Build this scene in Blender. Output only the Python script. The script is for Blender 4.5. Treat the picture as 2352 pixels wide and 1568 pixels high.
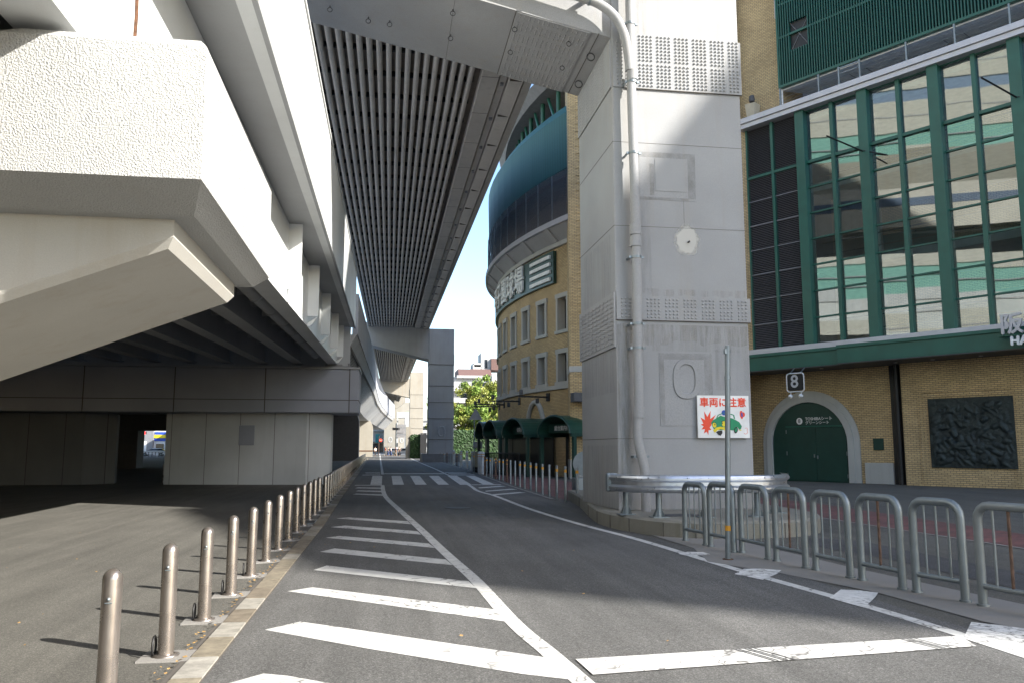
import bpy, math, random
from mathutils import Vector, Matrix, noise
rnd = random.Random(7)
R_ = math.radians
S = bpy.context.scene
for o in list(bpy.data.objects): bpy.data.objects.remove(o)
COL = S.collection
# ------------------------------------------------------------------ camera
EYE = 1.55
TILT, HEAD = R_(7.357), R_(8.718)          # up, clockwise from +Y (the road runs along +Y)
cam = bpy.data.cameras.new('camera'); camo = bpy.data.objects.new('camera', cam); COL.objects.link(camo)
camo.location = (0, 0, EYE); camo.rotation_euler = (R_(90) + TILT, 0, -HEAD)
cam.sensor_width = 36; cam.lens = 36 * 1882 / 2352; cam.clip_end = 3000; cam.clip_start = .05
S.camera = camo
S.render.resolution_x = 1024; S.render.resolution_y = 682
# ------------------------------------------------------------------ light
SUN_EL, SUN_V = R_(31), Vector((.71, -.482, .515)).normalized()
w = bpy.data.worlds.new('World'); S.world = w; w.use_nodes = True
nt = w.node_tree; nt.nodes.clear()
sky = nt.nodes.new('ShaderNodeTexSky'); sky.sky_type = 'NISHITA'; sky.sun_disc = False
sky.sun_elevation = SUN_EL; sky.sun_rotation = math.atan2(SUN_V.x, SUN_V.y)
sky.air_density = 1.0; sky.dust_density = 1.2; sky.ozone_density = 1.0
bg = nt.nodes.new('ShaderNodeBackground'); bg.inputs[1].default_value = .118
wo = nt.nodes.new('ShaderNodeOutputWorld')
hs = nt.nodes.new('ShaderNodeHueSaturation'); hs.inputs['Saturation'].default_value = 1.1
nt.links.new(sky.outputs[0], hs.inputs['Color']); nt.links.new(hs.outputs[0], bg.inputs[0]); nt.links.new(bg.outputs[0], wo.inputs[0])
sl = bpy.data.lights.new('sun', 'SUN'); sl.energy = 3.4; sl.angle = R_(.53); sl.color = (1, .95, .87)
so = bpy.data.objects.new('sun', sl); COL.objects.link(so)
so.rotation_euler = SUN_V.to_track_quat('Z', 'Y').to_euler(); so.location = (30, -20, 60)
S.view_settings.view_transform = 'Standard'; S.view_settings.look = 'None'
S.view_settings.gamma = 1; S.view_settings.exposure = 1.85
S.render.engine = 'CYCLES'
S.cycles.max_bounces = 8; S.cycles.diffuse_bounces = 4; S.cycles.glossy_bounces = 4; S.cycles.transparent_max_bounces = 12

# ------------------------------------------------------------------ pixel -> place helpers (photo 2352 x 1568)
Rr = Vector((math.cos(HEAD), -math.sin(HEAD), 0))
Ff = Vector((math.sin(HEAD) * math.cos(TILT), math.cos(HEAD) * math.cos(TILT), math.sin(TILT)))
Uu = Rr.cross(Ff)
def ray(x, y): return Rr * ((x - 1176) / 1882) + Uu * ((784 - y) / 1882) + Ff
def G(x, y, z=0.0):
    d = ray(x, y); s = (z - EYE) / d.z
    return (d.x * s, d.y * s)
def ATY(x, y, Y):
    d = ray(x, y); s = Y / d.y
    return (d.x * s, EYE + d.z * s)

# ------------------------------------------------------------------ node helpers
class N:
    def __init__(s, name):
        s.m = bpy.data.materials.new(name); s.m.use_nodes = True; s.t = s.m.node_tree; s.t.nodes.clear()
        s.out = s.new('ShaderNodeOutputMaterial'); s.b = s.new('ShaderNodeBsdfPrincipled')
        s.L(s.b.outputs[0], s.out.inputs[0])
    def new(s, k, **kw):
        n = s.t.nodes.new(k)
        for a, v in kw.items(): setattr(n, a, v)
        return n
    def L(s, a, b): s.t.links.new(a, b)
    def coord(s, kind='Object', scale=(1, 1, 1)):
        tc = s.new('ShaderNodeTexCoord'); mp = s.new('ShaderNodeMapping'); mp.inputs['Scale'].default_value = scale
        s.L(tc.outputs[kind], mp.inputs[0]); return mp.outputs[0]
    def noise(s, vec, scale, detail=4, rough=.55):
        n = s.new('ShaderNodeTexNoise'); n.inputs['Scale'].default_value = scale
        n.inputs['Detail'].default_value = detail; n.inputs['Roughness'].default_value = rough
        s.L(vec, n.inputs[0]); return n.outputs[0]
    def ramp(s, fac, pts):
        r = s.new('ShaderNodeValToRGB'); e = r.color_ramp.elements
        while len(e) < len(pts): e.new(.5)
        for i, (p, c) in enumerate(pts):
            e[i].position = p; e[i].color = (c, c, c, 1) if isinstance(c, (int, float)) else (*c, 1)
        s.L(fac, r.inputs[0]); return r.outputs[0]
    def mix(s, fac, a, b, mode='MIX'):
        n = s.new('ShaderNodeMix', data_type='RGBA', blend_type=mode)
        for i, v in ((0, fac), (6, a), (7, b)):
            if hasattr(v, 'links') or isinstance(v, bpy.types.NodeSocket): s.L(v, n.inputs[i])
            elif isinstance(v, tuple): n.inputs[i].default_value = (*v, 1)
            else: n.inputs[i].default_value = v
        return n.outputs[2]
    def math(s, op, a, b=0.0):
        n = s.new('ShaderNodeMath', operation=op)
        for i, v in ((0, a), (1, b)):
            if isinstance(v, bpy.types.NodeSocket): s.L(v, n.inputs[i])
            else: n.inputs[i].default_value = v
        return n.outputs[0]
    def bump(s, h, strength=.3, dist=.01):
        n = s.new('ShaderNodeBump'); n.inputs['Strength'].default_value = strength; n.inputs['Distance'].default_value = dist
        s.L(h, n.inputs['Height']); s.L(n.outputs[0], s.b.inputs['Normal'])
    def col(s, c):
        if isinstance(c, tuple): s.b.inputs['Base Color'].default_value = (*c, 1)
        else: s.L(c, s.b.inputs['Base Color'])
    def rough(s, v):
        if isinstance(v, bpy.types.NodeSocket): s.L(v, s.b.inputs['Roughness'])
        else: s.b.inputs['Roughness'].default_value = v
    def set(s, **k):
        for a, v in k.items(): s.b.inputs[a.replace('_', ' ')].default_value = v

def plain(name, c, rough=.6, metal=0., var=.12, scale=3., bump=.0, bscale=60.):
    n = N(name); v = n.coord()
    f = n.noise(v, scale); dark = tuple(x * (1 - var) for x in c); light = tuple(min(1, x * (1 + var)) for x in c)
    n.col(n.mix(n.ramp(f, [(.3, 0.), (.7, 1.)]), dark, light)); n.rough(rough); n.set(Metallic=metal)
    if bump: n.bump(n.noise(v, bscale, 3), bump, .01)
    return n.m

def concrete(name, c, streak=.35, stain=(.16, .13, .10), speck=.1, bump=.25, bscale=90., joints=None, rough=.85, bdist=.01, bdetail=4):
    """weathered concrete or paint: large blotches, vertical runs, fine speckle"""
    n = N(name); v = n.coord(); vs = n.coord(scale=(2.2, 2.2, .13))
    big = n.ramp(n.noise(v, .45, 5), [(.3, .82), (.7, 1.)])
    run = n.ramp(n.noise(vs, 1.4, 6, .65), [(.52, 0.), (.78, streak)])
    sp = n.ramp(n.noise(v, 130, 2), [(.35, 1 - speck), (.65, 1 + speck * .5)])
    base = n.mix(1., c, big, 'MULTIPLY'); base = n.mix(1., base, sp, 'MULTIPLY')
    base = n.mix(run, base, stain)
    if joints:
        br = n.new('ShaderNodeTexBrick'); br.offset = 0; br.inputs['Scale'].default_value = 1
        br.inputs['Brick Width'].default_value = joints[0]; br.inputs['Row Height'].default_value = joints[1]
        br.inputs['Mortar Size'].default_value = joints[2]; br.inputs['Mortar Smooth'].default_value = 0
        br.inputs['Color1'].default_value = (1, 1, 1, 1); br.inputs['Color2'].default_value = (.93, .93, .93, 1); br.inputs['Mortar'].default_value = (.3, .28, .26, 1)
        n.L(wallvec(n, v), br.inputs['Vector']); base = n.mix(1., base, br.outputs[0], 'MULTIPLY')
    n.col(base); n.rough(rough); n.bump(n.noise(v, bscale, bdetail), bump, bdist)
    return n.m

def wallvec(n, v, su=1., sz=1.):
    tc = n.new('ShaderNodeTexCoord'); sx = n.new('ShaderNodeSeparateXYZ'); n.L(v, sx.inputs[0])
    nn = n.new('ShaderNodeSeparateXYZ'); n.L(tc.outputs['Normal'], nn.inputs[0])
    f = n.math('GREATER_THAN', n.math('ABSOLUTE', nn.outputs[0]), .72)
    u = n.math('ADD', n.math('MULTIPLY', sx.outputs[1], f), n.math('MULTIPLY', sx.outputs[0], n.math('SUBTRACT', 1., f)))
    cb = n.new('ShaderNodeCombineXYZ'); n.L(u, cb.inputs[0]); n.L(sx.outputs[2], cb.inputs[1]); return cb.outputs[0]

def brick(name, uv=False, c1=(.62, .455, .24), c2=(.46, .33, .17), mortar=(.13, .115, .085)):
    n = N(name)
    if uv: vec = n.coord('UV')
    else: vec = wallvec(n, n.coord())
    br = n.new('ShaderNodeTexBrick'); br.inputs['Scale'].default_value = 1
    br.inputs['Brick Width'].default_value = .23; br.inputs['Row Height'].default_value = .078
    br.inputs['Mortar Size'].default_value = .009; br.inputs['Bias'].default_value = -.25
    br.inputs['Color1'].default_value = (*c1, 1); br.inputs['Color2'].default_value = (*c2, 1); br.inputs['Mortar'].default_value = (*mortar, 1)
    n.L(vec, br.inputs['Vector'])
    big = n.ramp(n.noise(vec, .6, 4), [(.3, .8), (.7, 1.05)])
    n.col(n.mix(1., br.outputs[0], big, 'MULTIPLY')); n.rough(.8)
    inv = n.math('SUBTRACT', 1., br.outputs['Fac']); n.bump(inv, .6, .006)
    return n.m

def asphalt(name, c=(.125, .12, .113), patch=.25):
    n = N(name); v = n.coord()
    fine = n.noise(v, 95, 3, .8); grit = n.ramp(fine, [(.30, .35), (.5, .9), (.70, 2.0)])
    agg = n.new('ShaderNodeTexVoronoi'); agg.inputs['Scale'].default_value = 42; n.L(v, agg.inputs[0])
    ag = n.ramp(agg.outputs['Distance'], [(.0, 1.8), (.3, 1.), (.8, .65)])
    big = n.ramp(n.noise(v, .35, 5, .6), [(.3, 1 - patch), (.7, 1.08)])
    mid = n.ramp(n.noise(n.coord(scale=(3, .5, 1)), .9, 5, .65), [(.35, .86), (.65, 1.05)])
    dk = n.ramp(n.noise(v, 2.3, 6, .7), [(.66, 1.), (.78, .8)])
    col = n.mix(1., c, grit, 'MULTIPLY'); col = n.mix(.7, col, ag, 'MULTIPLY')
    tk = n.ramp(n.noise(n.coord(scale=(2.2, .07, 1)), 1.3, 4, .6), [(.42, 1.06), (.6, .88)]); col = n.mix(1., col, tk, 'MULTIPLY'); col = n.mix(1., col, big, 'MULTIPLY'); col = n.mix(1., col, mid, 'MULTIPLY'); col = n.mix(1., col, dk, 'MULTIPLY')
    n.col(col); n.rough(.82); n.bump(fine, .55, .008)
    return n.m

def paint_line(name, wear=.5, c=(.74, .74, .72)):
    n = N(name); v = n.coord()
    vor = n.new('ShaderNodeTexVoronoi', feature='DISTANCE_TO_EDGE'); vor.inputs['Scale'].default_value = 1.6
    wv = n.new('ShaderNodeVectorMath', operation='ADD'); no = n.new('ShaderNodeTexNoise'); no.inputs['Scale'].default_value = 3.; n.L(v, no.inputs[0]); n.L(v, wv.inputs[0]); n.L(no.outputs[1], wv.inputs[1]); n.L(wv.outputs[0], vor.inputs[0])
    crack = n.ramp(vor.outputs[0], [(.0, 1.), (.034, .0)])
    gate = n.ramp(n.noise(v, .8, 3), [(.40, 0.), (.52, 1.)])
    crack = n.math('MULTIPLY', crack, gate)
    fl = n.ramp(n.noise(v, 14, 8, .75), [(.62 - .14 * wear, 0.), (.72 - .1 * wear, 1.)]); fl = n.math('MULTIPLY', fl, n.ramp(n.noise(v, 1.1, 4), [(.45, 0.), (.62, min(1., .5 + wear))]))
    f = n.math('MAXIMUM', crack, fl)
    dirt = n.ramp(n.noise(v, 5, 6), [(.3, .8), (.7, 1.)])
    n.col(n.mix(f, n.mix(1., c, dirt, 'MULTIPLY'), (.11, .105, .10))); n.rough(.7); n.bump(n.noise(v, 130, 3), .3, .004)
    return n.m

def metal(name, c, rough=.35, aniso=0., rust=0., scale=8):
    n = N(name); v = n.coord()
    f = n.noise(v, scale, 5)
    base = n.mix(n.ramp(f, [(.3, 0.), (.7, 1.)]), tuple(x * .8 for x in c), c)
    if rust: base = n.mix(n.ramp(n.noise(v, 3.1, 7, .7), [(.66 - rust * .2, 0.), (.76 - rust * .1, 1.)]), base, (.17, .075, .03))
    n.col(base); n.set(Metallic=.85 if not rust else .6)
    n.rough(n.ramp(n.noise(v, scale * 2, 4), [(.3, rough * .8), (.7, min(1, rough * 1.35))]))
    n.bump(n.noise(v, 30, 2), .02, .002)
    return n.m

M = {}
M['asphalt'] = asphalt('asphalt road', (.135, .134, .13))
M['asphalt_plaza'] = asphalt('asphalt plaza', (.130, .125, .110), .2)
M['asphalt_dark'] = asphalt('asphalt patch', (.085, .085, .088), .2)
M['conc_pave'] = concrete('concrete paving', (.26, .25, .235), .2, bump=.3)
M['kerb'] = concrete('kerb stone', (.30, .27, .215), .75, (.13, .10, .06), .25, bump=.3)
M['plinth'] = concrete('plinth concrete', (.25, .24, .205), .6, (.13, .12, .07), .2)
M['line'] = paint_line('road paint', .55, (.62, .62, .60))
M['line_worn'] = paint_line('worn road paint', 1.)
M['cap'] = concrete('rough white concrete', (.47, .475, .465), .2, (.33, .29, .23), .1, bump=1., bscale=78., bdist=.016, bdetail=2)
M['cap_smooth'] = concrete('smooth white concrete', (.56, .545, .50), .3, (.33, .25, .16), .06, bump=.15, bscale=60.)
M['white_steel'] = concrete('white painted steel', (.74, .76, .76), .2, (.45, .42, .38), .04, bump=.06, bscale=12., rough=.45)
M['soffit'] = concrete('grey soffit paint', (.42, .43, .44), .3, (.2, .18, .16), .05, bump=.1, bscale=20)
M['girder'] = concrete('grey girder paint', (.38, .39, .40), .2, (.25, .22, .2), .05, bump=.06, bscale=15, rough=.55)
M['panel_grey'] = concrete('grey cladding', (.36, .375, .42), .12, (.25, .25, .26), .07, bump=.1)
M['wall_shaded'] = concrete('shaded pier wall', (.16, .165, .17), .2, (.1, .1, .09), .06, bump=.08, joints=(1.45, 50, .012))  # pale pier wall again, darkened to stand for shade
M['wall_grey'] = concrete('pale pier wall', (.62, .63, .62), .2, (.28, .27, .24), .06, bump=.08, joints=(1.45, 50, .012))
M['pillar'] = concrete('grey painted pillar', (.37, .375, .38), .28, (.30, .25, .17), .22, bump=.35, bscale=110., rough=.75)
M['pillar_dark'] = concrete('far pillar concrete', (.40, .41, .42), .35, (.22, .19, .15), .05)
M['pillar_warm'] = concrete('far stained concrete', (.33, .31, .265), .45, (.28, .19, .10), .05)
M['seam'] = plain('dark seam', (.10, .09, .08), .9)
M['rust'] = plain('rust', (.11, .05, .025), .9, var=.5, scale=30)
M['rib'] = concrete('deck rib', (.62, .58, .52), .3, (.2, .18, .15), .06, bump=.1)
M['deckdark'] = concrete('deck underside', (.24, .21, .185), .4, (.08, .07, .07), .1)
M['brick'] = brick('tan brick'); M['brick_uv'] = brick('tan brick curved', True)
M['stone'] = concrete('pale stone trim', (.48, .48, .46), .25, (.2, .19, .17), .1)
M['green'] = plain('green paint', (.015, .10, .072), .4, 0, .12, 1.5)
M['green_dark'] = plain('dark green paint', (.010, .045, .035), .4, 0, .12, 2)
M['teal'] = plain('teal cladding', (.022, .20, .20), .5, 0, .1, .8)
M['silver'] = plain('silver trim', (.50, .50, .53), .4, .3, .06, 2)
M['dark'] = plain('black steel', (.015, .015, .016), .5)
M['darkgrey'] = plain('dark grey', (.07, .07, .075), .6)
M['midgrey'] = plain('mid grey', (.22, .22, .23), .6)
M['louvre'] = plain('grey louvre', (.13, .125, .135), .5)
M['white'] = plain('white paint', (.75, .75, .74), .5)
M['offwhite'] = plain('soffit white', (.72, .72, .72), .7)
M['beige'] = plain('beige interior', (.50, .44, .33), .8)
M['steel'] = metal('brushed stainless', (.40, .355, .32), .27, scale=2.5)
M['galv'] = metal('galvanised steel', (.27, .31, .33), .5)
M['galv_rust'] = metal('galvanised steel with rust', (.27, .30, .31), .5, rust=.12)
M['rusty'] = plain('rusted steel', (.115, .07, .05), .85, 0, .45, 12)
M['rail'] = metal('guard rail steel', (.55, .58, .63), .33)
M['yellow'] = plain('yellow band', (.65, .30, .02), .5)
M['red'] = plain('red paint', (.78, .07, .025), .6, var=.05)
M['sign_green'] = plain('sign green', (.01, .25, .11), .6, var=.05)
M['sign_yellow'] = plain('sign yellow', (.75, .60, .02), .6, var=.05)
M['sign_blue'] = plain('sign blue', (.02, .07, .38), .6, var=.05)
M['black'] = plain('black paint', (.012, .012, .012), .6)
M['bronze'] = None
M['leaf'] = plain('leaf green', (.18, .27, .045), .6, 0, .4, 1.2)
M['leaf_yellow'] = plain('leaf yellow green', (.27, .30, .06), .6, 0, .4, 1.2)
M['hedge'] = plain('ivy', (.024, .062, .014), .7, 0, .4, 3)
M['awning'] = plain('dark awning green', (.012, .06, .042), .35, 0, .12, 2)
M['bldg'] = concrete('pale building render', (.44, .44, .43), .3)
M['bark'] = plain('bark', (.06, .045, .035), .9)
def kerb_mat():
    n = N('kerb blocks'); v = n.coord(); sx = n.new('ShaderNodeSeparateXYZ'); n.L(v, sx.inputs[0])
    fl = n.math('FLOOR', n.math('DIVIDE', n.math('ADD', sx.outputs[1], 3.), .6)); wn = n.new('ShaderNodeTexWhiteNoise', noise_dimensions='1D'); n.L(fl, wn.inputs['W'])
    tone = n.ramp(wn.outputs[0], [(0., (.19, .16, .12)), (.5, (.245, .215, .16)), (.65, (.30, .28, .235)), (1., (.35, .335, .30))])
    st = n.ramp(n.noise(v, 7, 6, .7), [(.35, .65), (.65, 1.1)]); n.col(n.mix(1., tone, st, 'MULTIPLY')); n.rough(.85); n.bump(n.noise(v, 70, 4), .4, .006); return n.m
M['kerb'] = kerb_mat()
n = N('bronze relief'); v = n.coord(); h = n.noise(v, 2.6, 7, .6)
n.col(n.mix(n.ramp(h, [(.3, 0.), (.7, 1.)]), (.018, .026, .028), (.045, .06, .06))); n.rough(.5); n.set(Metallic=.5); n.bump(h, .8, .12); M['bronze'] = n.m
n = N('red block paving'); br = n.new('ShaderNodeTexBrick'); br.inputs['Scale'].default_value = 1
br.inputs['Brick Width'].default_value = .22; br.inputs['Row Height'].default_value = .11; br.inputs['Mortar Size'].default_value = .006
br.inputs['Color1'].default_value = (.22, .085, .075, 1); br.inputs['Color2'].default_value = (.15, .075, .07, 1); br.inputs['Mortar'].default_value = (.06, .05, .05, 1)
vv = n.coord(); n.L(vv, br.inputs['Vector']); n.col(n.mix(1., br.outputs[0], n.ramp(n.noise(vv, .9, 5), [(.3, .7), (.7, 1.1)]), 'MULTIPLY')); n.rough(.8); M['redpave'] = n.m
# glass of the hall: partly mirror, partly see-through
n = N('tinted glass'); t = n.new('ShaderNodeBsdfTransparent'); t.inputs[0].default_value = (.55, .72, .72, 1)
gl = n.new('ShaderNodeBsdfGlossy'); gl.inputs['Roughness'].default_value = .015; gl.inputs[0].default_value = (.48, .53, .53, 1)
mx = n.new('ShaderNodeMixShader'); lw = n.new('ShaderNodeFresnel'); lw.inputs[0].default_value = 2.3
n.L(n.ramp(lw.outputs[0], [(.0, .34), (.8, .8)]), mx.inputs[0]); n.L(t.outputs[0], mx.inputs[1]); n.L(gl.outputs[0], mx.inputs[2]); n.L(mx.outputs[0], n.out.inputs[0])
gb = n.new('ShaderNodeBump'); gb.inputs['Strength'].default_value = .05; gb.inputs['Distance'].default_value = .05; n.L(n.noise(n.coord(), .5, 1), gb.inputs['Height']); n.L(gb.outputs[0], gl.inputs['Normal'])
M['glass'] = n.m
n = N('window glass'); n.col((.03, .035, .04)); n.rough(.08); n.set(**{'Specular_IOR_Level': .8}); M['pane'] = n.m
n = N('red lamp'); e = n.new('ShaderNodeEmission'); e.inputs[0].default_value = (1, .03, .03, 1); e.inputs[1].default_value = 3; n.L(e.outputs[0], n.out.inputs[0]); M['lamp_red'] = n.m
n = N('car glass'); n.col((.02, .025, .03)); n.rough(.05); M['carglass'] = n.m
n = N('car paint'); n.col((.72, .72, .73)); n.rough(.25); n.set(**{'Coat_Weight': .6}); M['carpaint'] = n.m

# ------------------------------------------------------------------ mesh builder
class MB:
    def __init__(s): s.v = []; s.f = []; s.uv = None; s.smooth = []
    def add(s, vs, fs, sm=False):
        b = len(s.v); s.v += [tuple(p) for p in vs]; s.f += [tuple(i + b for i in f) for f in fs]; s.smooth += [sm] * len(fs); return s
    def box(s, x0, x1, y0, y1, z0, z1):
        return s.add([(x0, y0, z0), (x1, y0, z0), (x1, y1, z0), (x0, y1, z0), (x0, y0, z1), (x1, y0, z1), (x1, y1, z1), (x0, y1, z1)],
                     [(0, 3, 2, 1), (4, 5, 6, 7), (0, 1, 5, 4), (1, 2, 6, 5), (2, 3, 7, 6), (3, 0, 4, 7)])
    def hexa(s, p):   # 8 points: bottom loop then top loop
        return s.add(p, [(0, 3, 2, 1), (4, 5, 6, 7), (0, 1, 5, 4), (1, 2, 6, 5), (2, 3, 7, 6), (3, 0, 4, 7)])
    def prism(s, poly, z0, z1):
        k = len(poly); return s.add([(x, y, z0) for x, y in poly] + [(x, y, z1) for x, y in poly],
            [tuple(reversed(range(k))), tuple(range(k, 2 * k))] + [(i, (i + 1) % k, (i + 1) % k + k, i + k) for i in range(k)])
    def loft(s, secs, closed=True, caps=True, sm=False):
        k = len(secs[0]); vs = [p for q in secs for p in q]; fs = []
        for a in range(len(secs) - 1):
            for i in range(k if closed else k - 1):
                j = (i + 1) % k; fs.append((a * k + i, a * k + j, (a + 1) * k + j, (a + 1) * k + i))
        s.add(vs, fs, sm)
        if caps and closed: s.add(list(secs[0]), [tuple(reversed(range(k)))]); s.add(list(secs[-1]), [tuple(range(k))])
        return s
    def tube(s, pts, r, n=10, caps=True):
        pts = [Vector(p) for p in pts]; rs = r if isinstance(r, (list, tuple)) else [r] * len(pts); secs = []
        up = None
        for i, p in enumerate(pts):
            d = (pts[min(i + 1, len(pts) - 1)] - pts[max(i - 1, 0)]).normalized()
            if up is None: up = Vector((0, 0, 1)) if abs(d.z) < .9 else Vector((1, 0, 0))
            a = d.cross(up).normalized(); b = a.cross(d).normalized(); up = b
            secs.append([tuple(p + (a * math.cos(t) + b * math.sin(t)) * rs[i]) for t in [2 * math.pi * q / n for q in range(n)]])
        return s.loft(secs, True, caps, True)
    def lathe(s, prof, n=16, c=(0, 0, 0)):
        secs = [[(c[0] + r * math.cos(2 * math.pi * q / n), c[1] + r * math.sin(2 * math.pi * q / n), c[2] + z) for q in range(n)] for r, z in prof]
        return s.loft(secs, True, True, True)
    def quad(s, a, b, c, d): return s.add([a, b, c, d], [(0, 1, 2, 3)])
    def poly(s, pts, z): return s.add([(x, y, z) for x, y in pts], [tuple(range(len(pts)))])
    def ribbon(s, pts, wd, z):   # flat strip along a polyline
        P = [Vector(p) for p in pts]; l, r = [], []
        for i, p in enumerate(P):
            d = (P[min(i + 1, len(P) - 1)] - P[max(i - 1, 0)]).normalized(); nn = Vector((-d.y, d.x)); ww = wd[i] if isinstance(wd, (list, tuple)) else wd
            l.append(p + nn * ww / 2); r.append(p - nn * ww / 2)
        k = len(P); return s.add([(q.x, q.y, z) for q in r + l], [(i, i + 1, k + i + 1, k + i) for i in range(k - 1)])
    def dome(s, c, nrm, r, h, n=6):
        nrm = Vector(nrm).normalized(); a = nrm.orthogonal().normalized(); b = nrm.cross(a); c = Vector(c)
        ring = lambda rr, hh: [tuple(c + nrm * hh + (a * math.cos(t) + b * math.sin(t)) * rr) for t in [2 * math.pi * q / n for q in range(n)]]
        k = n; vs = ring(r, 0) + ring(r * .7, h * .75) + [tuple(c + nrm * h)]
        return s.add(vs, [(i, (i + 1) % k, k + (i + 1) % k, k + i) for i in range(k)] + [(k + i, k + (i + 1) % k, 2 * k) for i in range(k)], True)
    def build(s, name, mat, parent=None, off=(0, 0, 0), bevel=0, uv=None):
        me = bpy.data.meshes.new(name)
        me.from_pydata([(x - off[0], y - off[1], z - off[2]) for x, y, z in s.v], [], s.f)
        me.materials.append(M[mat] if isinstance(mat, str) else mat)
        me.polygons.foreach_set('use_smooth', s.smooth)
        if uv:
            l = me.uv_layers.new(name='UVMap')
            for p in me.polygons:
                for li in p.loop_indices:
                    l.data[li].uv = uv(Vector(s.v[me.loops[li].vertex_index]))
        me.update()
        o = bpy.data.objects.new(name, me); COL.objects.link(o)
        if parent: o.parent = parent
        else: o.location = off
        if bevel:
            bv = o.modifiers.new('bevel', 'BEVEL'); bv.width = bevel; bv.segments = 2; bv.limit_method = 'ANGLE'; bv.angle_limit = R_(35)
        return o

def tag(o, label, cat, group=None):
    o['label'] = label; o['category'] = cat
    if group: o['group'] = group
    return o
class T:
    """a thing: an Empty at its base; parts are given in world (or local) coordinates"""
    def __init__(s, name, label, cat, loc=(0, 0, 0), rz=0, group=None, local=False):
        s.e = bpy.data.objects.new(name, None); COL.objects.link(s.e); s.e.location = loc; s.e.rotation_euler = (0, 0, rz)
        s.e.empty_display_size = .2; s.off = (0, 0, 0) if local else loc; tag(s.e, label, cat, group)
    def part(s, name, mb, mat, bevel=0, parent=None, uv=None, label=None):
        o = mb.build(name, mat, parent or s.e, s.off, bevel, uv)
        if label: o['label'] = label
        return o
def kids(o): return [c for c in bpy.data.objects if c.parent == o]
def copy_tree(o, loc, label=None, rz=None, parent=None, kidmap=None):
    c = o.copy(); COL.objects.link(c)
    if parent: c.parent = parent
    else:
        c.location = loc
        if rz is not None: c.rotation_euler = (0, 0, rz)
        if label: c['label'] = label
    for ch in (kidmap or kids)(o): copy_tree(ch, None, parent=c)
    return c
def struct(name, mb, mat, off=(0, 0, 0), kind='structure'):
    o = mb.build(name, mat, None, off); o['kind'] = kind; return o
def text_mesh(body, size, mat, name, parent, origin, xdir, zdir, align='CENTER', bold=0., extrude=.004, sx=1.):
    c = bpy.data.curves.new('t', 'FONT'); c.body = body; c.size = size; c.align_x = align; c.align_y = 'CENTER'; c.extrude = extrude; c.offset = 0
    c.resolution_u = 3
    o = bpy.data.objects.new('t', c); COL.objects.link(o)
    dg = bpy.context.evaluated_depsgraph_get(); me = bpy.data.meshes.new_from_object(o.evaluated_get(dg)); bpy.data.objects.remove(o)
    me.materials.clear(); me.materials.append(M[mat]); me.name = name
    x = Vector(xdir).normalized(); z = Vector(zdir).normalized(); y = x.cross(z)   # local x right, y up -> z ; text normal = x cross up
    nrm = x.cross(z)
    for v in me.vertices:
        p = Vector(origin) + x * v.co.x * sx + z * v.co.y + nrm * v.co.z; v.co = p
    if bold:
        vs = [v.co.copy() for v in me.vertices]; fs = [tuple(p.vertices) for p in me.polygons]; V, Fc = list(vs), list(fs)
        for i, (a, b) in enumerate(((1, 0), (-1, 0), (0, 1), (0, -1))):
            k = len(V); V += [q + x * a * bold + z * b * bold + nrm * .0004 * (i + 1) for q in vs]; Fc += [tuple(w_ + k for w_ in f) for f in fs]
        me = bpy.data.meshes.new(name); me.from_pydata(V, [], Fc); me.materials.append(M[mat])
    ob = bpy.data.objects.new(name, me); COL.objects.link(ob); ob.parent = parent
    return ob
ORD = ['first', 'second', 'third', 'fourth', 'fifth', 'sixth', 'seventh', 'eighth', 'ninth', 'tenth', 'eleventh', 'twelfth', 'thirteenth', 'fourteenth', 'fifteenth', 'sixteenth', 'seventeenth', 'eighteenth', 'nineteenth', 'twentieth']
def ordw(i):
    if i < 20: return ORD[i]
    t = {2: 'twenty', 3: 'thirty', 4: 'forty', 5: 'fifty', 6: 'sixty', 7: 'seventy'}[(i + 1) // 10]
    return t + '-' + ORD[(i + 1) % 10 - 1] if (i + 1) % 10 else {2: 'twentieth', 3: 'thirtieth', 4: 'fortieth', 5: 'fiftieth', 6: 'sixtieth', 7: 'seventieth'}[(i + 1) // 10]

# ================================================================== GROUND AND MARKINGS
struct('ground', MB().poly([(-900, -300), (900, -300), (900, 1500), (-900, 1500)], 0), 'asphalt_plaza')
struct('road', MB().poly([(-1.2, -12), (5.0, -12), (5.0, 10), (4.6, 14), (4.5, 20), (5.0, 26), (5.1, 34), (5.4, 45), (5.8, 60), (5.9, 100), (5.9, 300), (-3.2, 300), (-3.0, 200), (-1.6, 60), (-1.3, 30), (-1.2, 17)], .004), 'asphalt')
def gq(pts): return [G(*p) for p in pts]
def z2(x, y): return ((800 + x / 3.92) * .9423, (1050 + y / 3.92) * .9423)
def z6(x, y): return ((1600 + x / 2.625) * .9423, (1150 + y / 2.625) * .9423)
def smooth(pts, k=6):
    P = [Vector(p) for p in pts]; out = []
    for i in range(len(P) - 1):
        a, b, c, d = P[max(i - 1, 0)], P[i], P[i + 1], P[min(i + 2, len(P) - 1)]
        for q in range(k):
            t = q / k; out.append(.5 * ((2 * b) + (c - a) * t + (2 * a - 5 * b + 4 * c - d) * t * t + (3 * b - a - 3 * c + d) * t ** 3))
    return out + [P[-1]]
left_line = [G(872, 1040)] + [G(*z2(*p)) for p in [(519, 412)]]
lm = MB().ribbon(left_line, .16, .008)
ll2 = smooth([G(*z2(*p)) for p in [(519, 516), (527, 575), (560, 640), (700, 770), (880, 935), (1060, 1110), (1200, 1240), (1420, 1440)]] + [G(1180, 1430), G(1262, 1500), G(1352, 1580), G(1420, 1640)])
lm.ribbon(ll2, .15, .008)
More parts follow.
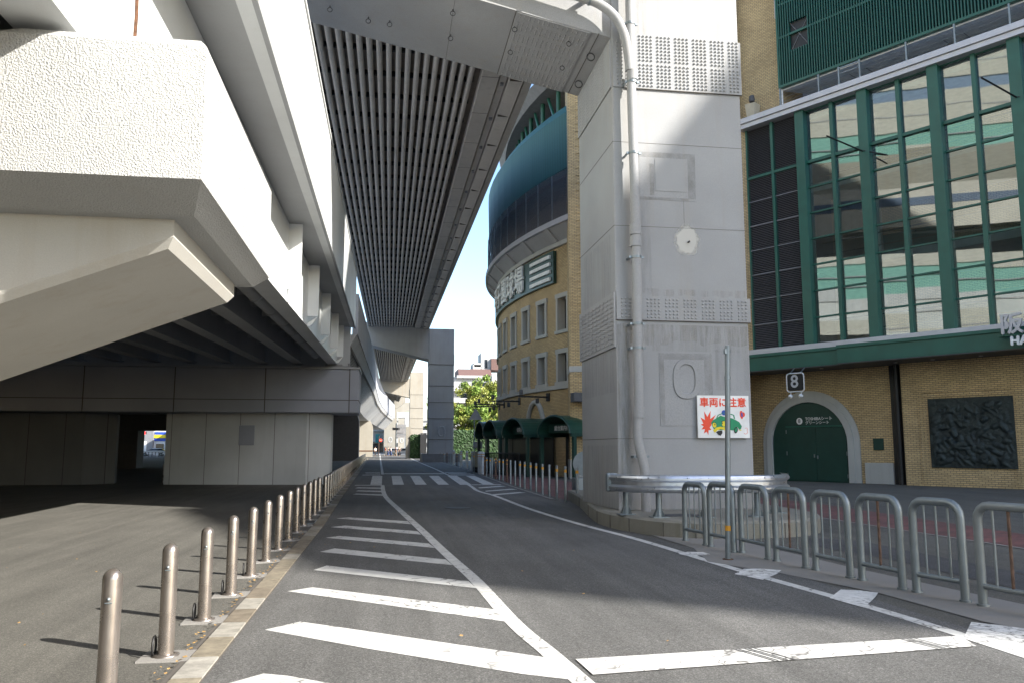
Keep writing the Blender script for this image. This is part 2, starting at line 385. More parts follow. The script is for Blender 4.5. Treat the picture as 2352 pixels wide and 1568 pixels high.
rl = smooth([G(*z2(*p)) for p in [(745, 240), (880, 300), (1010, 355), (1150, 420), (1340, 512), (1430, 570), (1600, 620), (1900, 735), (2352, 875)]] + [G(1470, 1240), G(1700, 1310), G(2000, 1395), G(2352, 1505), G(2600, 1590)])
struct('edge_line', lm, 'line'); struct('edge_line', MB().ribbon(rl, .14, .008), 'line')
sm_ = MB()
def stripe(pts): sm_.poly(list(reversed(gq(pts))), .0075)
stripe([(480, 1600), (520, 1572), (605, 1548), (660, 1553), (980, 1610), (900, 1660)])
stripe([(608, 1447), (690, 1428), (848, 1451), (1262, 1512), (1312, 1562), (1200, 1549), (848, 1491)])
stripe([(660, 1358), (718, 1349), (1155, 1402), (1190, 1432)])
for (tl, t2, a, b) in [((-140, 1330), (-15, 1287), (1340, 1437), (1420, 1505)), ((-80, 1155), (60, 1122), (1120, 1228), (1190, 1283)), ((-25, 1020), (110, 1003), (960, 1075), (1020, 1117)), ((25, 918), (160, 903), (850, 957), (890, 990)), ((75, 834), (195, 824), (760, 862), (790, 890)),
                       ((255, 545), (285, 536), (505, 540), (508, 550)), ((262, 574), (290, 565), (510, 570), (512, 582)), ((235, 604), (265, 596), (512, 603), (525, 617))]:
    stripe([z2(*tl), z2(*t2), z2(*a), z2(*b)])
stripe([z2(x, y) for x, y in [(255, 514), (515, 513), (515, 518), (255, 519)]])
stripe([z2(x, y) for x, y in [(1640, 508), (1660, 513), (1370, 514), (1370, 509)]])
for q in [[(1430, 538), (1630, 522), (1700, 527), (1450, 545)], [(1495, 570), (1740, 550), (1810, 555), (1510, 577)], [(1560, 604), (1820, 582), (1890, 587), (1585, 612)]]: stripe([z2(*p) for p in q])
for q in [[(530, 402), (1100, 402), (1115, 408), (530, 408)], [(360, 392), (497, 392), (497, 396), (350, 396)], [(360, 404), (497, 404), (497, 408), (350, 408)], [(330, 416), (500, 415), (500, 420), (320, 421)],
          [(1110, 392), (1310, 391), (1330, 395), (1120, 396)], [(1140, 402), (1350, 401), (1370, 405), (1150, 407)], [(1165, 415), (1390, 414), (1410, 418), (1175, 421)]]: stripe([z2(*p) for p in q])
struct('hatch_marking', sm_, 'line')
cm = MB()
for q in [[(423, 427), (517, 427), (511, 512), (402, 512)], [(605, 427), (693, 427), (725, 512), (618, 512)], [(783, 427), (873, 427), (942, 512), (833, 512)], [(962, 427), (1055, 427), (1155, 512), (1052, 512)], [(1140, 427), (1230, 427), (1370, 512), (1260, 512)], [(1315, 427), (1400, 427), (1588, 508), (1478, 508)]]:
    cm.poly(list(reversed(gq([z2(*p) for p in q]))), .012)
struct('crosswalk', cm, 'line')
st = gq([(1322, 1516), (2205, 1462), (2243, 1486), (1362, 1552)])
struct('stop_line', MB().poly(list(reversed(st)), .012), 'line')
def lerp2(a, b, t): return (a[0] + (b[0] - a[0]) * t, a[1] + (b[1] - a[1]) * t)
grm = MB()
for t0 in (.385, .395, .41, .42, .435, .832, .845, .855, .87):
    grm.ribbon([lerp2(st[0], st[1], t0), lerp2(st[3], st[2], t0 + .055)], .012, .015)
struct('marking_wear', grm, 'asphalt_dark')
wm = MB()
for q in [[(140, 525), (200, 512), (300, 514), (345, 528), (215, 542)], [(500, 655), (560, 622), (660, 620), (800, 630), (770, 655), (680, 692)], [(1108, 810), (1180, 755), (1300, 760), (1420, 775), (1400, 805), (1330, 872)], [(1970, 1057), (2015, 965), (2200, 985), (2420, 1015), (2420, 1180), (2200, 1118)]]:
    wm.poly(list(reversed(gq([z6(*p) for p in q]))), .0105)
struct('worn_marking', wm, 'line_worn')
struct('verge_concrete', MB().poly(list(reversed(gq([z6(*p) for p in [(-60, 395), (240, 488), (330, 575), (800, 650), (1420, 775), (2090, 960), (2352, 1010), (2700, 1100), (3000, 1060), (2352, 850), (1240, 610), (700, 480), (500, 430), (100, 400)]]))), .0085), 'conc_pave')
# flush kerb of stone blocks on the left
def kx(y): return [(-1.2, 17), (-1.33, 28), (-1.57, 57), (-2.0, 100)]
def kerbx(y):
    P = [(-20, -1.19), (17, -1.19), (28, -1.33), (57, -1.62), (100, -2.1), (200, -3.4)]
    for (a, xa), (b, xb) in zip(P, P[1:]):
        if y <= b: return xa + (xb - xa) * (y - a) / (b - a)
struct('kerb_bed', MB().ribbon([(-1.31, -3), (-1.31, 17), (-1.44, 28), (-1.7, 57)], .27, .006), 'seam')
km = MB(); kj = MB(); y = -3.
while y < 120:
    L_ = .6 if y < 40 else 3.; x0, x1 = kerbx(y), kerbx(y + L_ - .022); hh = .02 + rnd.uniform(-.003, .003)
    km.hexa([(x0 - .2, y, -.05), (x0, y, -.05), (x1, y + L_ - .022, -.05), (x1 - .2, y + L_ - .022, -.05), (x0 - .2, y, hh), (x0, y, hh), (x1, y + L_ - .022, hh), (x1 - .2, y + L_ - .022, hh)])
    y += L_
struct('kerb', km, 'kerb')
def grate(x, y, w_, l_, label):
    t = T('drain_grate', label, 'drain cover', (x, y, 0)); t.part('frame', MB().box(x - w_, x + w_, y - l_, y + l_, .0, .0135), 'galv'); b = MB()
    for k in range(9): b.box(x - w_ + .03, x + w_ - .03, y - l_ + .04 + k * (2 * l_ - .08) / 9, y - l_ + .065 + k * (2 * l_ - .08) / 9, .014, .0165)
    t.part('slots', b, 'dark')
grate(-1.62, 17.95, .22, .34, 'steel drain grate between bollards where the kerb starts to bend')
def manhole(x, y, label):
    t = T('manhole_cover', label, 'manhole cover', (x, y, 0)); t.part('ring', MB().lathe([(.36, .0), (.36, .0105)], 28, (x, y, 0)), 'seam'); t.part('lid', MB().lathe([(.32, .0), (.32, .0135)], 28, (x, y, 0)), 'darkgrey')
manhole(1.9, 21.5, 'round iron manhole cover in the road lane before the crosswalk'); manhole(8.1, 9.3, 'round iron manhole cover behind the hoop barriers')
# stadium-side paving
struct('pavement', MB().poly([(5.35, 24.5), (8.4, 24.5), (9.59, 17.84), (9.68, 14.5), (9.77, 11.6), (9.9, 6), (11.0, 6), (11.4, 13.5), (11.99, 22), (11.4, 26.5), (8.6, 34), (8.2, 42), (7.6, 58), (6.5, 62), (5.9, 50), (5.4, 35)], .0065), 'redpave')
struct('paving_edge', MB().ribbon([(8.5, 24.5), (9.59, 17.84), (9.68, 14.5), (9.77, 11.6), (9.9, 6)], .1, .0105), 'conc_pave')
struct('kerb', MB().ribbon([(5.0, 24.5), (5.05, 34), (5.35, 45), (5.7, 60), (5.85, 90)], .14, .02), 'conc_pave')
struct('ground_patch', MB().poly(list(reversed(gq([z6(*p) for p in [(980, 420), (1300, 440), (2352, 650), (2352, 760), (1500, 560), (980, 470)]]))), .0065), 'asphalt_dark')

# ================================================================== LEFT BOLLARDS
def bollard_proto():
    t = T('bollard', '', 'bollard', (0, 0, 0), local=True)
    t.part('post', MB().lathe([(.057, 0), (.057, .77)] + [(.057 * math.cos(a), .77 + .062 * math.sin(a)) for a in [R_(q) for q in (15, 30, 45, 60, 75, 88)]], 20), 'steel')
    t.part('base_flange', MB().lathe([(.098, .012), (.098, .022), (.07, .028), (.058, .03)], 20), 'steel')
    sl_ = MB().box(-.17, .19, -.16, .16, -.02, .013); t.part('concrete_pad', sl_, 'conc_pave')
    lk = MB(); lk.tube([(-.085 + .0, .05 * math.cos(a), .085 + .07 * math.sin(a)) for a in [2 * math.pi * q / 14 for q in range(15)]], .009, 6)
    lk.tube([(-.085, 0, .02), (-.06, 0, .03), (-.057, 0, .05)], .011, 6); t.part('lock_ring', lk, 'dark')
    nb = MB().dome((.0, -.056, .66), (0, -1, 0), .012, .012, 8); nb.box(-.02, .02, -.062, -.05, .636, .642); t.part('catch', nb, 'galv')
    return t.e
bp = bollard_proto(); first = True
by = 5.36; i = 0
rings = {1, 2, 3, 4}
base_kids = kids(bp)
while by < 105:
    sp = 1.31 if by < 60 else 1.6
    lab = ordw(i) + ' domed stainless bollard from the camera along the left kerb'
    xx = -1.59 if by < 22 else kerbx(by) - .28
    if first: o = bp; o.location = (-1.60, by, 0); o['label'] = lab; first = False; o['group'] = 'stainless bollards along the left kerb'
    else:
        o = copy_tree(bp, (xx, by, 0), lab, rnd.uniform(-.3, .3) + .2, kidmap=lambda q, k=i: [c for c in (base_kids if q == bp else []) if not (c.name.startswith('lock_ring') and k not in rings)] if k < 22 else [c for c in (base_kids if q == bp else []) if c.name in ('post', 'base_flange')])
        o.rotation_euler[0] = rnd.uniform(-.006, .006); o.rotation_euler[1] = rnd.uniform(-.008, .008)
    by += sp if i else 1.32; i += 1
NBOL = i
for px_, lab in ((260, 'left stainless bollard at the opening between the pale pier walls'), (376, 'right stainless bollard at the opening between the pale pier walls')):
    o = copy_tree(bp, (*G(px_, 1107), 0), lab, .2, kidmap=lambda q: [c for c in (base_kids if q == bp else []) if c.name in ('post', 'base_flange')])

# ================================================================== NEAR PIER CAP (lower viaduct)
t = T('pier_cap', 'rough white concrete pier head overhanging the near left foreground', 'viaduct pier', (-5, 7, 0))
def sec_cap(y, ex=0.):   # x,z outline of the hammerhead seen along +Y
    return [(-1.22 - ex, y, 4.27), (-1.22 - ex, y, 3.28), (-1.30 - ex * .8, y, 3.06), (-9.5, y, 3.06), (-9.5, y, 4.27)]
Y0, Y1 = 5.41, 8.6
mb = MB()
# slab with chamfered lower edges: outer prism top part then a smaller loop at the bottom
xo, xi = -1.22, -1.33
top = [(xo, Y0, 4.22), (xo, Y1 - .1, 4.22), (xo - .12, Y1, 4.22), (-2.15, Y1, 4.22), (-12, Y1, 4.22), (-12, Y0, 4.22)]
mb.hexa([(xo, Y0, 3.28), (xo, Y1, 3.28), (-12, Y1, 3.28), (-12, Y0, 3.28), (xo - .01, Y0 + .005, 4.2), (xo - .01, Y1, 4.2), (-12, Y1, 4.2), (-12, Y0 + .005, 4.2)])
xi = -1.37
mb.hexa([(xi, Y0 + .5, 3.17), (xi, Y1 - .05, 3.17), (-12, Y1 - .05, 3.17), (-12, Y0 + .5, 3.17), (xo, Y0, 3.281), (xo, Y1, 3.281), (-12, Y1, 3.281), (-12, Y0, 3.281)])
mb.hexa([(xo - .01, Y0 + .005, 4.199), (xo - .01, Y1, 4.199), (-2.55, Y1, 4.199), (-2.55, Y0 + .005, 4.199), (xo - .06, Y0 + .06, 4.26), (xo - .06, Y1 - .05, 4.26), (-2.4, Y1 - .05, 4.26), (-2.4, Y0 + .06, 4.26)])
t.part('cap_beam', mb, 'cap')
# haunch
h0, h1 = 6.03, 8.42
hb = MB(); hx = -1.53; xb = -7.5; hz = 3.0; zb = hz - .40 * (hx - .05 - xb); bev = .07
hb.hexa([(hx - .05, h0 + bev, hz - .03), (hx - .05, h1 - bev, hz - .03), (xb, h1 - bev, zb), (xb, h0 + bev, zb), (hx, h0, hz + .045), (hx, h1, hz + .045), (xb, h1, zb + .085), (xb, h0, zb + .085)])
hb.hexa([(hx, h0, hz + .0449), (hx, h1, hz + .0449), (xb, h1, zb + .0849), (xb, h0, zb + .0849), (hx, h0, 3.20), (hx, h1, 3.20), (xb, h1, 3.20), (xb, h0, 3.20)])
t.part('haunch', hb, 'cap_smooth')
t.part('column', MB().box(-11.5, -7.4, h0 + .05, h1 - .05, 0, 3.08), 'cap_smooth')
# ================================================================== LOWER VIADUCT NEAR SPAN
def interp(P, y):
    for (a, xa), (b, xb_) in zip(P, P[1:]):
        if y <= b: return xa + (xb_ - xa) * (y - a) / (b - a)
    return P[-1][1]
zg = lambda y: interp([(-30, 4.2), (5, 4.30), (15, 4.49), (21.5, 4.70), (36.2, 5.09)], y)
zo = lambda y: zg(y) + 1.73 - .1 * max(0, min(1, (y - 14) / 16))
ztop = lambda y: zo(y) + 2.3
XP = -1.39
YS = [-30, -8, 5, 7, 10, 15, 21.5, 28, 36.0]
t = T('elevated_road_span', 'white girder road viaduct with smooth parapet running overhead on the left', 'viaduct', (-8, 4, 0))
def ybox(x0, x1, za, zb_, ys=YS):
    return MB().loft([[(x0, y, za(y)), (x1, y, za(y)), (x1, y, zb_(y)), (x0, y, zb_(y))] for y in ys])
XL = -44.  # deck carried far left to darken the space below
t.part('deck_slab', ybox(XL, XP - .04, lambda y: zo(y) + .03, lambda y: zo(y) + .3), 'girder')
JY = 28.3
pm = ybox(XP - .22, XP, zo, ztop, [-30, -8, 5, 10, 15, 21.5, JY - .02]); pm.loft([[(x, y, z) for x, z in ((XP - .22, zo(y)), (XP, zo(y)), (XP, ztop(y)), (XP - .22, ztop(y)))] for y in (JY + .02, 33, 36.)])
par = t.part('parapet', pm, 'white_steel')
lip = ybox(XP - .04, XP + .02, lambda y: zo(y) - .045, zo); t.part('drip_edge', lip, 'girder', parent=par)
cop = ybox(XP - .26, XP + .03, lambda y: ztop(y), lambda y: ztop(y) + .05); t.part('coping', cop, 'white_steel', parent=par)
gx = [-2.3 - 1.45 * k for k in range(14)] + [-26, -30, -34, -38, -42]
for k, x in enumerate(gx):
    gm = ybox(x - .2, x + .2, lambda y: zg(y), lambda y: zg(y) + .03); gm.loft(ybox(x - .05 if k else x - .17, x + .06 if k else x + .18, lambda y: zg(y) + .03, lambda y: zo(y)).v and [[(x + a, y, z) for a, z in ((-.05 if k else -.17, zg(y) + .03), (.06 if k else .18, zg(y) + .03), (.06 if k else .18, zo(y)), (-.05 if k else -.17, zo(y)))] for y in YS])
    t.part('girder', gm, 'white_steel' if k == 0 else 'girder')
for y in (17.6, 22.2, 26.8, 31.4, 35.2):
    z = zg(y); t.part('web_stiffener', MB().hexa([(-2.12, y - .03, z + .03), (-2.03, y - .03, z + .03), (-2.03, y + .03, z + .03), (-2.12, y + .03, z + .03), (-2.12, y - .03, z + .1), (-1.84, y - .03, z + .3), (-1.84, y + .03, z + .3), (-2.12, y + .03, z + .1)]).box(-2.12, -1.84, y - .03, y + .03, z + .3, zo(y)), 'white_steel')
dm = MB()
for y in [x_ * 2.1 + 6 for x_ in range(15)]:
    z = zg(y); dm.box(-42, -2.5, y - .04, y + .04, z + .62, z + .78)
t.part('cross_bracing', dm, 'girder')
pipe = MB().tube([(-2.92, y, zg(y) + .32) for y in YS[1:-1] + [34.5]], .17, 14)
pp = t.part('drain_pipe', pipe, 'girder')
for y in [9 + 2.4 * k for k in range(11)]: t.part('pipe_clamp', MB().tube([(-2.92, y - .05, zg(y) + .32), (-2.92, y + .05, zg(y) + .32)], .19, 14), 'girder', parent=pp)
t.part('rust_seam', MB().tube([(-2.11, 6.76, 4.4), (-2.11, 6.79, 5.1), (-2.11, 6.76, 5.37)], .016, 6), 'rust')
t.part('bearing', MB().box(-2.45, -2.12, 5.9, 6.4, 4.262, 4.31), 'dark')

# crosshead and walls at Y=36
t = T('viaduct_pier', 'wide grey clad crosshead on pale walls beyond the near bollards', 'viaduct pier', (-9, 36, 0))
hd = MB().box(-44, -1.17, 35.3, 38.2, 3.0, 4.85); t.part('crosshead', hd, 'panel_grey', .05)
t.part('coping', MB().box(-44, -1.13, 35.25, 38.25, 4.853, 4.93), 'girder')
jn = MB()
for x in (-1.55, -5.0, -8.6, -12.1, -15.6, -19.2): jn.box(x - .02, x + .02, 35.29, 35.3, 3.0, 4.85)
jn.box(-24, -1.16, 35.288, 35.298, 3.52, 3.55); jn.box(-1.17, -1.16, 35.3, 38.2, 3.52, 3.55)
t.part('cladding_joint', jn, 'seam')
def octa(x0, x1, y0, y1, c): return [(x0 + c, y0), (x1 - c, y0), (x1, y0 + c), (x1, y1 - c), (x1 - c, y1), (x0 + c, y1), (x0, y1 - c), (x0, y0 + c)]
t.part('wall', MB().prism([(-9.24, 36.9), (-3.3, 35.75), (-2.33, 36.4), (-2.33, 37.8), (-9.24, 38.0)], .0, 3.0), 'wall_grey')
t.part('wall', MB().prism([(-44, 37.4), (-12.6, 37.2), (-11.6, 38.2), (-11.9, 39.5), (-44, 39.5)], .0, 3.0), 'wall_shaded')
hp = T('access_panel', 'small grey access panel on the pale pier wall', 'panel', (-6.1, 36.2, 1.3))
x_, z_ = ATY(567, 998, 36.27)
hp.part('cover', MB().hexa([(x_ - .33, 36.27, z_ - .42), (x_ + .33, 36.14, z_ - .42), (x_ + .33, 36.3, z_ - .42), (x_ - .33, 36.5, z_ - .42), (x_ - .33, 36.27, z_ + .42), (x_ + .33, 36.14, z_ + .42), (x_ + .33, 36.3, z_ + .42), (x_ - .33, 36.5, z_ + .42)]), 'panel_grey', .02)
# bearing bits on crosshead
bt = MB().box(-2.6, -1.9, 35.6, 36.2, 4.93, 5.08); bt.tube([(-1.6, 35.6, 4.95), (-1.6, 35.6, 5.12)], .05, 8); bt.tube([(-2.0, 35.5, 4.97), (-1.4, 35.5, 4.97)], .025, 6); t.part('bearing', bt, 'midgrey')

# ================================================================== LOWER VIADUCT FAR SPANS
t = T('elevated_road_span', 'grey box girder viaduct span with sloping sides beyond the crosshead', 'viaduct', (-8, 80, 0))
def fs(y): return 6.5 + (y - 36.5) * .036 if y < 110 else 9.15 - (y - 110) * .012
def fx(y): return -1.3 if y < 110 else -1.3 + ((y - 110) ** 2) * .0005
FY = [36.6, 50, 70, 90, 110, 130, 150, 170, 190]
t.part('parapet', MB().loft([[(fx(y) - .25, y, fs(y)), (fx(y), y, fs(y)), (fx(y), y, fs(y) + 1.8 + min(1, (y - 36) / 60) * 1.3), (fx(y) - .25, y, fs(y) + 1.8 + min(1, (y - 36) / 60) * 1.3)] for y in FY]), 'panel_grey')
t.part('side_panel', MB().loft([[(fx(y) - .04, y, fs(y) - .003), (fx(y) - .35, y, fs(y) - .55), (fx(y) - 2.3, y, fs(y) - 2.6), (fx(y) - 43, y, fs(y) - 2.0), (fx(y) - 43, y, fs(y) - .003)] for y in FY]), 'soffit')  # underside widened leftwards to keep sky light off the ground below
t.part('end_diaphragm', MB().box(-44, -1.6, 36.25, 36.5, 4.935, 6.9), 'soffit')
rb_ = MB()
for y in FY and [37 + 1.5 * k for k in range(90)]:
    rb_.add([(fx(y) - .349, y, fs(y) - .575), (fx(y) - .349, y + .12, fs(y) - .575), (fx(y) - 2.3, y + .12, fs(y) - 2.625), (fx(y) - 2.3, y, fs(y) - 2.625)], [(0, 1, 2, 3)])
t.part('panel_seam', rb_, 'seam')
t.part('edge_strip', MB().loft([[(fx(y) - .33, y, fs(y) - .62), (fx(y) - .28, y, fs(y) - .53), (fx(y) - .3, y, fs(y) - .5), (fx(y) - .36, y, fs(y) - .58)] for y in FY]), 'seam')
for k, (x0, x1, y, h) in enumerate([(-16, -3.15, 100, 5.9), (-12, -2.2, 145, 6.3)]):
    t = T('viaduct_pier', ['shade-darkened rounded portal pier under the box girder span', 'cream sunlit pier wall with rounded corner under the far box girder span'][k], 'viaduct pier', (x0, y, 0))
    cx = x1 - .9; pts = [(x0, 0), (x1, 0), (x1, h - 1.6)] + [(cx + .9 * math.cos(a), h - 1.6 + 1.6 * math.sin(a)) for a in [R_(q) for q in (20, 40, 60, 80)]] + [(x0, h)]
    t.part('wall', MB().loft([[(x, y, z) for x, z in pts], [(x, y + 2.5, z) for x, z in pts]]), 'darkgrey' if k == 0 else 'pillar_warm')  # portal pier coloured dark to stand for its shade
    if k: t.part('guard_band', MB().box(x1 - 3.5, x1 + .03, y - .03, y, .9, 1.1), 'rust')
t = T('viaduct_pier', 'shade-darkened pier leg and crosshead seen through the opening between the walls', 'viaduct pier', (-20, 66, 0))
t.part('crosshead', MB().box(-60, -12.5, 66, 68, 2.85, 6.0), 'darkgrey'); t.part('wall', MB().prism([(-60, 66.2), (-18.6, 66.2), (-18.6, 68), (-60, 68)], 0, 2.85), 'darkgrey')  # dark colour stands for the deep shade inside the opening
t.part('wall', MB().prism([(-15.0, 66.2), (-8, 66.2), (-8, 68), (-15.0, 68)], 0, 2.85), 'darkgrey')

# ================================================================== UPPER DECK AND T-PIERS
ZD = 14.5
xr_ = lambda y: 5.0 - .0065 * (y - 20)
xl_ = lambda y: -2.95 + .012 * (y - 20)
def deck(y0, y1, label, mat_r, nrib=18, step=1.9, matd='deckdark'):
    t = T('elevated_road_span', label, 'viaduct', (1, y0, 0))
    W_ = lambda y: xr_(y) - xl_(y)
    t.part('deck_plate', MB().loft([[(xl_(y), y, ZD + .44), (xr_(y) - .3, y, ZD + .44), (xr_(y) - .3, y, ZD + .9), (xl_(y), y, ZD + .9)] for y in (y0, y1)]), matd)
    rm = MB(); fr = .74
    for k in range(nrib):
        f = (k + .5) / nrib * fr; secs = []
        for y in (y0, y1):
            c = xl_(y) + f * W_(y); r = W_(y) * fr / nrib * .30
            secs.append([(c - r, y, ZD + .62), (c - r, y, ZD + .22)] + [(c - r * math.cos(a), y, ZD + .22 - r * .9 * math.sin(a)) for a in [R_(q) for q in (30, 60, 90, 120, 150)]] + [(c + r, y, ZD + .22), (c + r, y, ZD + .62)])
        rm.loft(secs, True, True, False)
    rb = t.part('trough_rib', rm, mat_r); rb['kind'] = 'stuff'
    cb = MB(); y = y0 + 1.2
    while y < y1 - .5:
        cb.box(xl_(y) + .02, xl_(y) + W_(y) * fr, y, y + .09, ZD + .27, ZD + .619)
        y += step
    t.part('cross_rib', cb, 'black')['kind'] = 'stuff'
    # stepped edge box: wide flat flange, channel, outer fascia
    a = lambda y, f: xl_(y) + W_(y) * f
    t.part('edge_box', MB().loft([[(a(y, .765), y, ZD + .05), (a(y, .845), y, ZD + .05), (a(y, .845), y, ZD + .61), (a(y, .765), y, ZD + .61)] for y in (y0, y1)]), mat_r)
    t.part('edge_channel', MB().loft([[(a(y, .852), y, ZD + .12), (a(y, .885), y, ZD + .12), (a(y, .885), y, ZD + .61), (a(y, .852), y, ZD + .61)] for y in (y0, y1)]), mat_r)
    t.part('edge_soffit', MB().loft([[(a(y, .892), y, ZD + .05), (a(y, .955), y, ZD - .05), (a(y, .955), y, ZD + .6), (a(y, .892), y, ZD + .6)] for y in (y0, y1)]), mat_r)
    t.part('fascia', MB().loft([[(a(y, .962), y, ZD - .02), (a(y, 1), y, ZD), (a(y, 1), y, ZD + 2.7), (a(y, .975), y, ZD + 2.7)] for y in (y0, y1)]), mat_r)
    t.part('barrier_band', MB().loft([[(a(y, 1) + .003, y, ZD + 1.5), (a(y, 1) + .02, y, ZD + 1.5), (a(y, 1) + .02, y, ZD + 2.0), (a(y, 1) + .003, y, ZD + 2.0)] for y in (y0, y1)]), M.setdefault('slate', plain('slate blue band', (.10, .14, .22), .6)))
    t.part('noise_barrier', MB().loft([[(a(y, .98), y, ZD + 2.7), (a(y, 1), y, ZD + 2.7), (a(y, 1), y, ZD + 4.6), (a(y, .98), y, ZD + 4.6)] for y in (y0, y1)]), 'pillar_warm')
    t.part('parapet', MB().loft([[(a(y, -.0), y, ZD + .1), (a(y, .012), y, ZD + .1), (a(y, .012), y, ZD + 2.7), (a(y, -.0), y, ZD + 2.7)] for y in (y0, y1)]), mat_r)
    lugs = MB(); y = y0 + 2
    while y < y1:
        x = a(y, .868); lugs.box(x - .06, x + .06, y, y + .12, ZD + .02, ZD + .119); y += 3.2
    t.part('lug', lugs, 'midgrey')
    tm = MB(); y = y0 + 1.5
    while y < y1:
        tm.box(a(y, .765), a(y, .845), y, y + .02, ZD + .044, ZD + .0499); tm.box(a(y, .895), a(y, .95), y, y + .02, ZD - .045, ZD + .04); y += 3.2
    t.part('panel_seam', tm, 'seam')
    return t
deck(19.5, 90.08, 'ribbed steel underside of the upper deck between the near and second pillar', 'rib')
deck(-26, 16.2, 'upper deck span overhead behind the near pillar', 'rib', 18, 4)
deck(92.9, 163.4, 'sunlit ribbed underside of the upper deck past the second pillar', 'pillar_warm', 16)
deck(166.5, 235, 'farthest upper deck span past the third pillar', 'pillar_warm', 14, 6)

def bolts(mb, org, ux, uz, nrm, cols, rows, du, dz, gap, groups, r=.022, h=.024, rgap=None):
    org, ux, uz = Vector(org), Vector(ux), Vector(uz); u = 0
    for g_ in range(groups):
        for c in range(cols if isinstance(cols, int) else cols[g_]):
            for q in range(rows):
                zz = q * dz + (rgap if rgap and q >= rows // 2 else 0)
                mb.dome(org + ux * u + uz * zz, nrm, r, h)
            u += du
        u += gap
# --- near pillar
PX0, PX1, PY0, PY1 = 4.70, 7.63, 16.37, 19.45
t = T('viaduct_pillar', 'massive grey painted square pillar with bolted bands and embossed oval beside the road', 'viaduct pier', (6.2, 17.9, .3))
PIL = t
t.part('column', MB().box(PX0, PX1, PY0, PY1, .28, ZD + 1.2), 'pillar', .03)
bm_ = MB(); xl0 = -3.3
zb0, zb1 = 10.42, 12.15
bm_.hexa([(xl0, PY0 + .02, zb1), (PX0 - .004, PY0 + .02, zb0), (PX0 - .004, PY1 - .02, zb0), (xl0, PY1 - .02, zb1), (xl0, PY0 + .02, ZD - .05), (PX0 - .004, PY0 + .02, ZD + .6), (PX0 - .004, PY1 - .02, ZD + .6), (xl0, PY1 - .02, ZD - .05)])
CB = t.part('crossbeam', bm_, 'pillar')
slope = (zb1 - zb0) / (xl0 - PX0)
zbb = lambda x: zb0 + slope * (x - PX0)
nb_ = Vector((slope, 0, -1)).normalized()
# splice plate on the beam underside
pl = MB(); xa, xc = 2.62, 4.25
pl.hexa([(xa, PY0 + .04, zbb(xa) - .03), (xc, PY0 + .04, zbb(xc) - .03), (xc, PY1 - .04, zbb(xc) - .03), (xa, PY1 - .04, zbb(xa) - .03), (xa, PY0 + .04, zbb(xa) - .001), (xc, PY0 + .04, zbb(xc) - .001), (xc, PY1 - .04, zbb(xc) - .001), (xa, PY1 - .04, zbb(xa) - .001)])
y = PY0 + .1
for gi, rows in enumerate((2, 4, 4, 4, 4, 4, 2)):
    for q in range(rows):
        for c in range(15):
            x = xa + .09 + c * .105; pl.dome((x, y, zbb(x) - .031), nb_, .022, .022)
        y += .098
    y += .105
t.part('splice_plate', pl, 'pillar', parent=CB)
# eye hooks below the beam
hk = MB()
for px_, py_ in [(758, 14), (895, 48), (846, 40), (1040, 22), (1035, 80), (1182, 59), (1172, 112), (1306, 92), (1291, 148)]:
    d = ray(px_ * 1.0, py_ * 1.0); 
    # intersection with sloping underside
    s_ = (zb0 - slope * PX0 - EYE) / (d.z - slope * d.x); p = Vector((d.x * s_, d.y * s_, EYE + d.z * s_))
    if not (PY0 < p.y < PY1): continue
    hk.tube([(p.x + .055 * math.sin(a), p.y, p.z - .10 - .055 * math.cos(a)) for a in [2 * math.pi * q / 10 for q in range(11)]], .009, 5)
    hk.tube([(p.x, p.y, p.z), (p.x, p.y, p.z - .05)], .012, 5)
for p in [(4.45, 17.2), (4.5, 18.6)]:
    z = zbb(p[0]); hk.tube([(p[0] + .09 * math.sin(a), p[1], z - .12 - .09 * math.cos(a)) for a in [2 * math.pi * q / 12 for q in range(13)]], .014, 6)
t.part('lifting_eye', hk, 'darkgrey', parent=CB)
sb = MB().hexa([(xa - .02, PY0 + .018, zbb(xa) - .002), (xa + .01, PY0 + .018, zbb(xa) - .002), (xa + .01, PY1, zbb(xa) - .002), (xa - .02, PY1, zbb(xa) - .002)] * 1 + [(xa - .02, PY0 + .018, zbb(xa) - .0075), (xa + .01, PY0 + .018, zbb(xa) - .0075), (xa + .01, PY1, zbb(xa) - .0075), (xa - .02, PY1, zbb(xa) - .0075)])
x = 1.3
sb.box(x, x + .008, PY0 + .012, PY1, zbb(x) - .006, zbb(x)); sb.box(4.42, 4.435, PY0, PY1, zbb(4.42) - .01, zbb(4.42) + .01)
t.part('beam_seam', sb, 'seam', parent=CB)
# front face bolted plate on the crossbeam near the pillar
fb = MB().box(2.9, 4.2, PY0 - .012, PY0 + .018, 11.25, 12.3)
bolts(fb, (3.0, PY0 - .012, 11.35), (1, 0, 0), (0, 0, 1), (0, -1, 0), 12, 8, .1, .12, 0, 1)
t.part('splice_plate', fb, 'pillar', parent=CB)
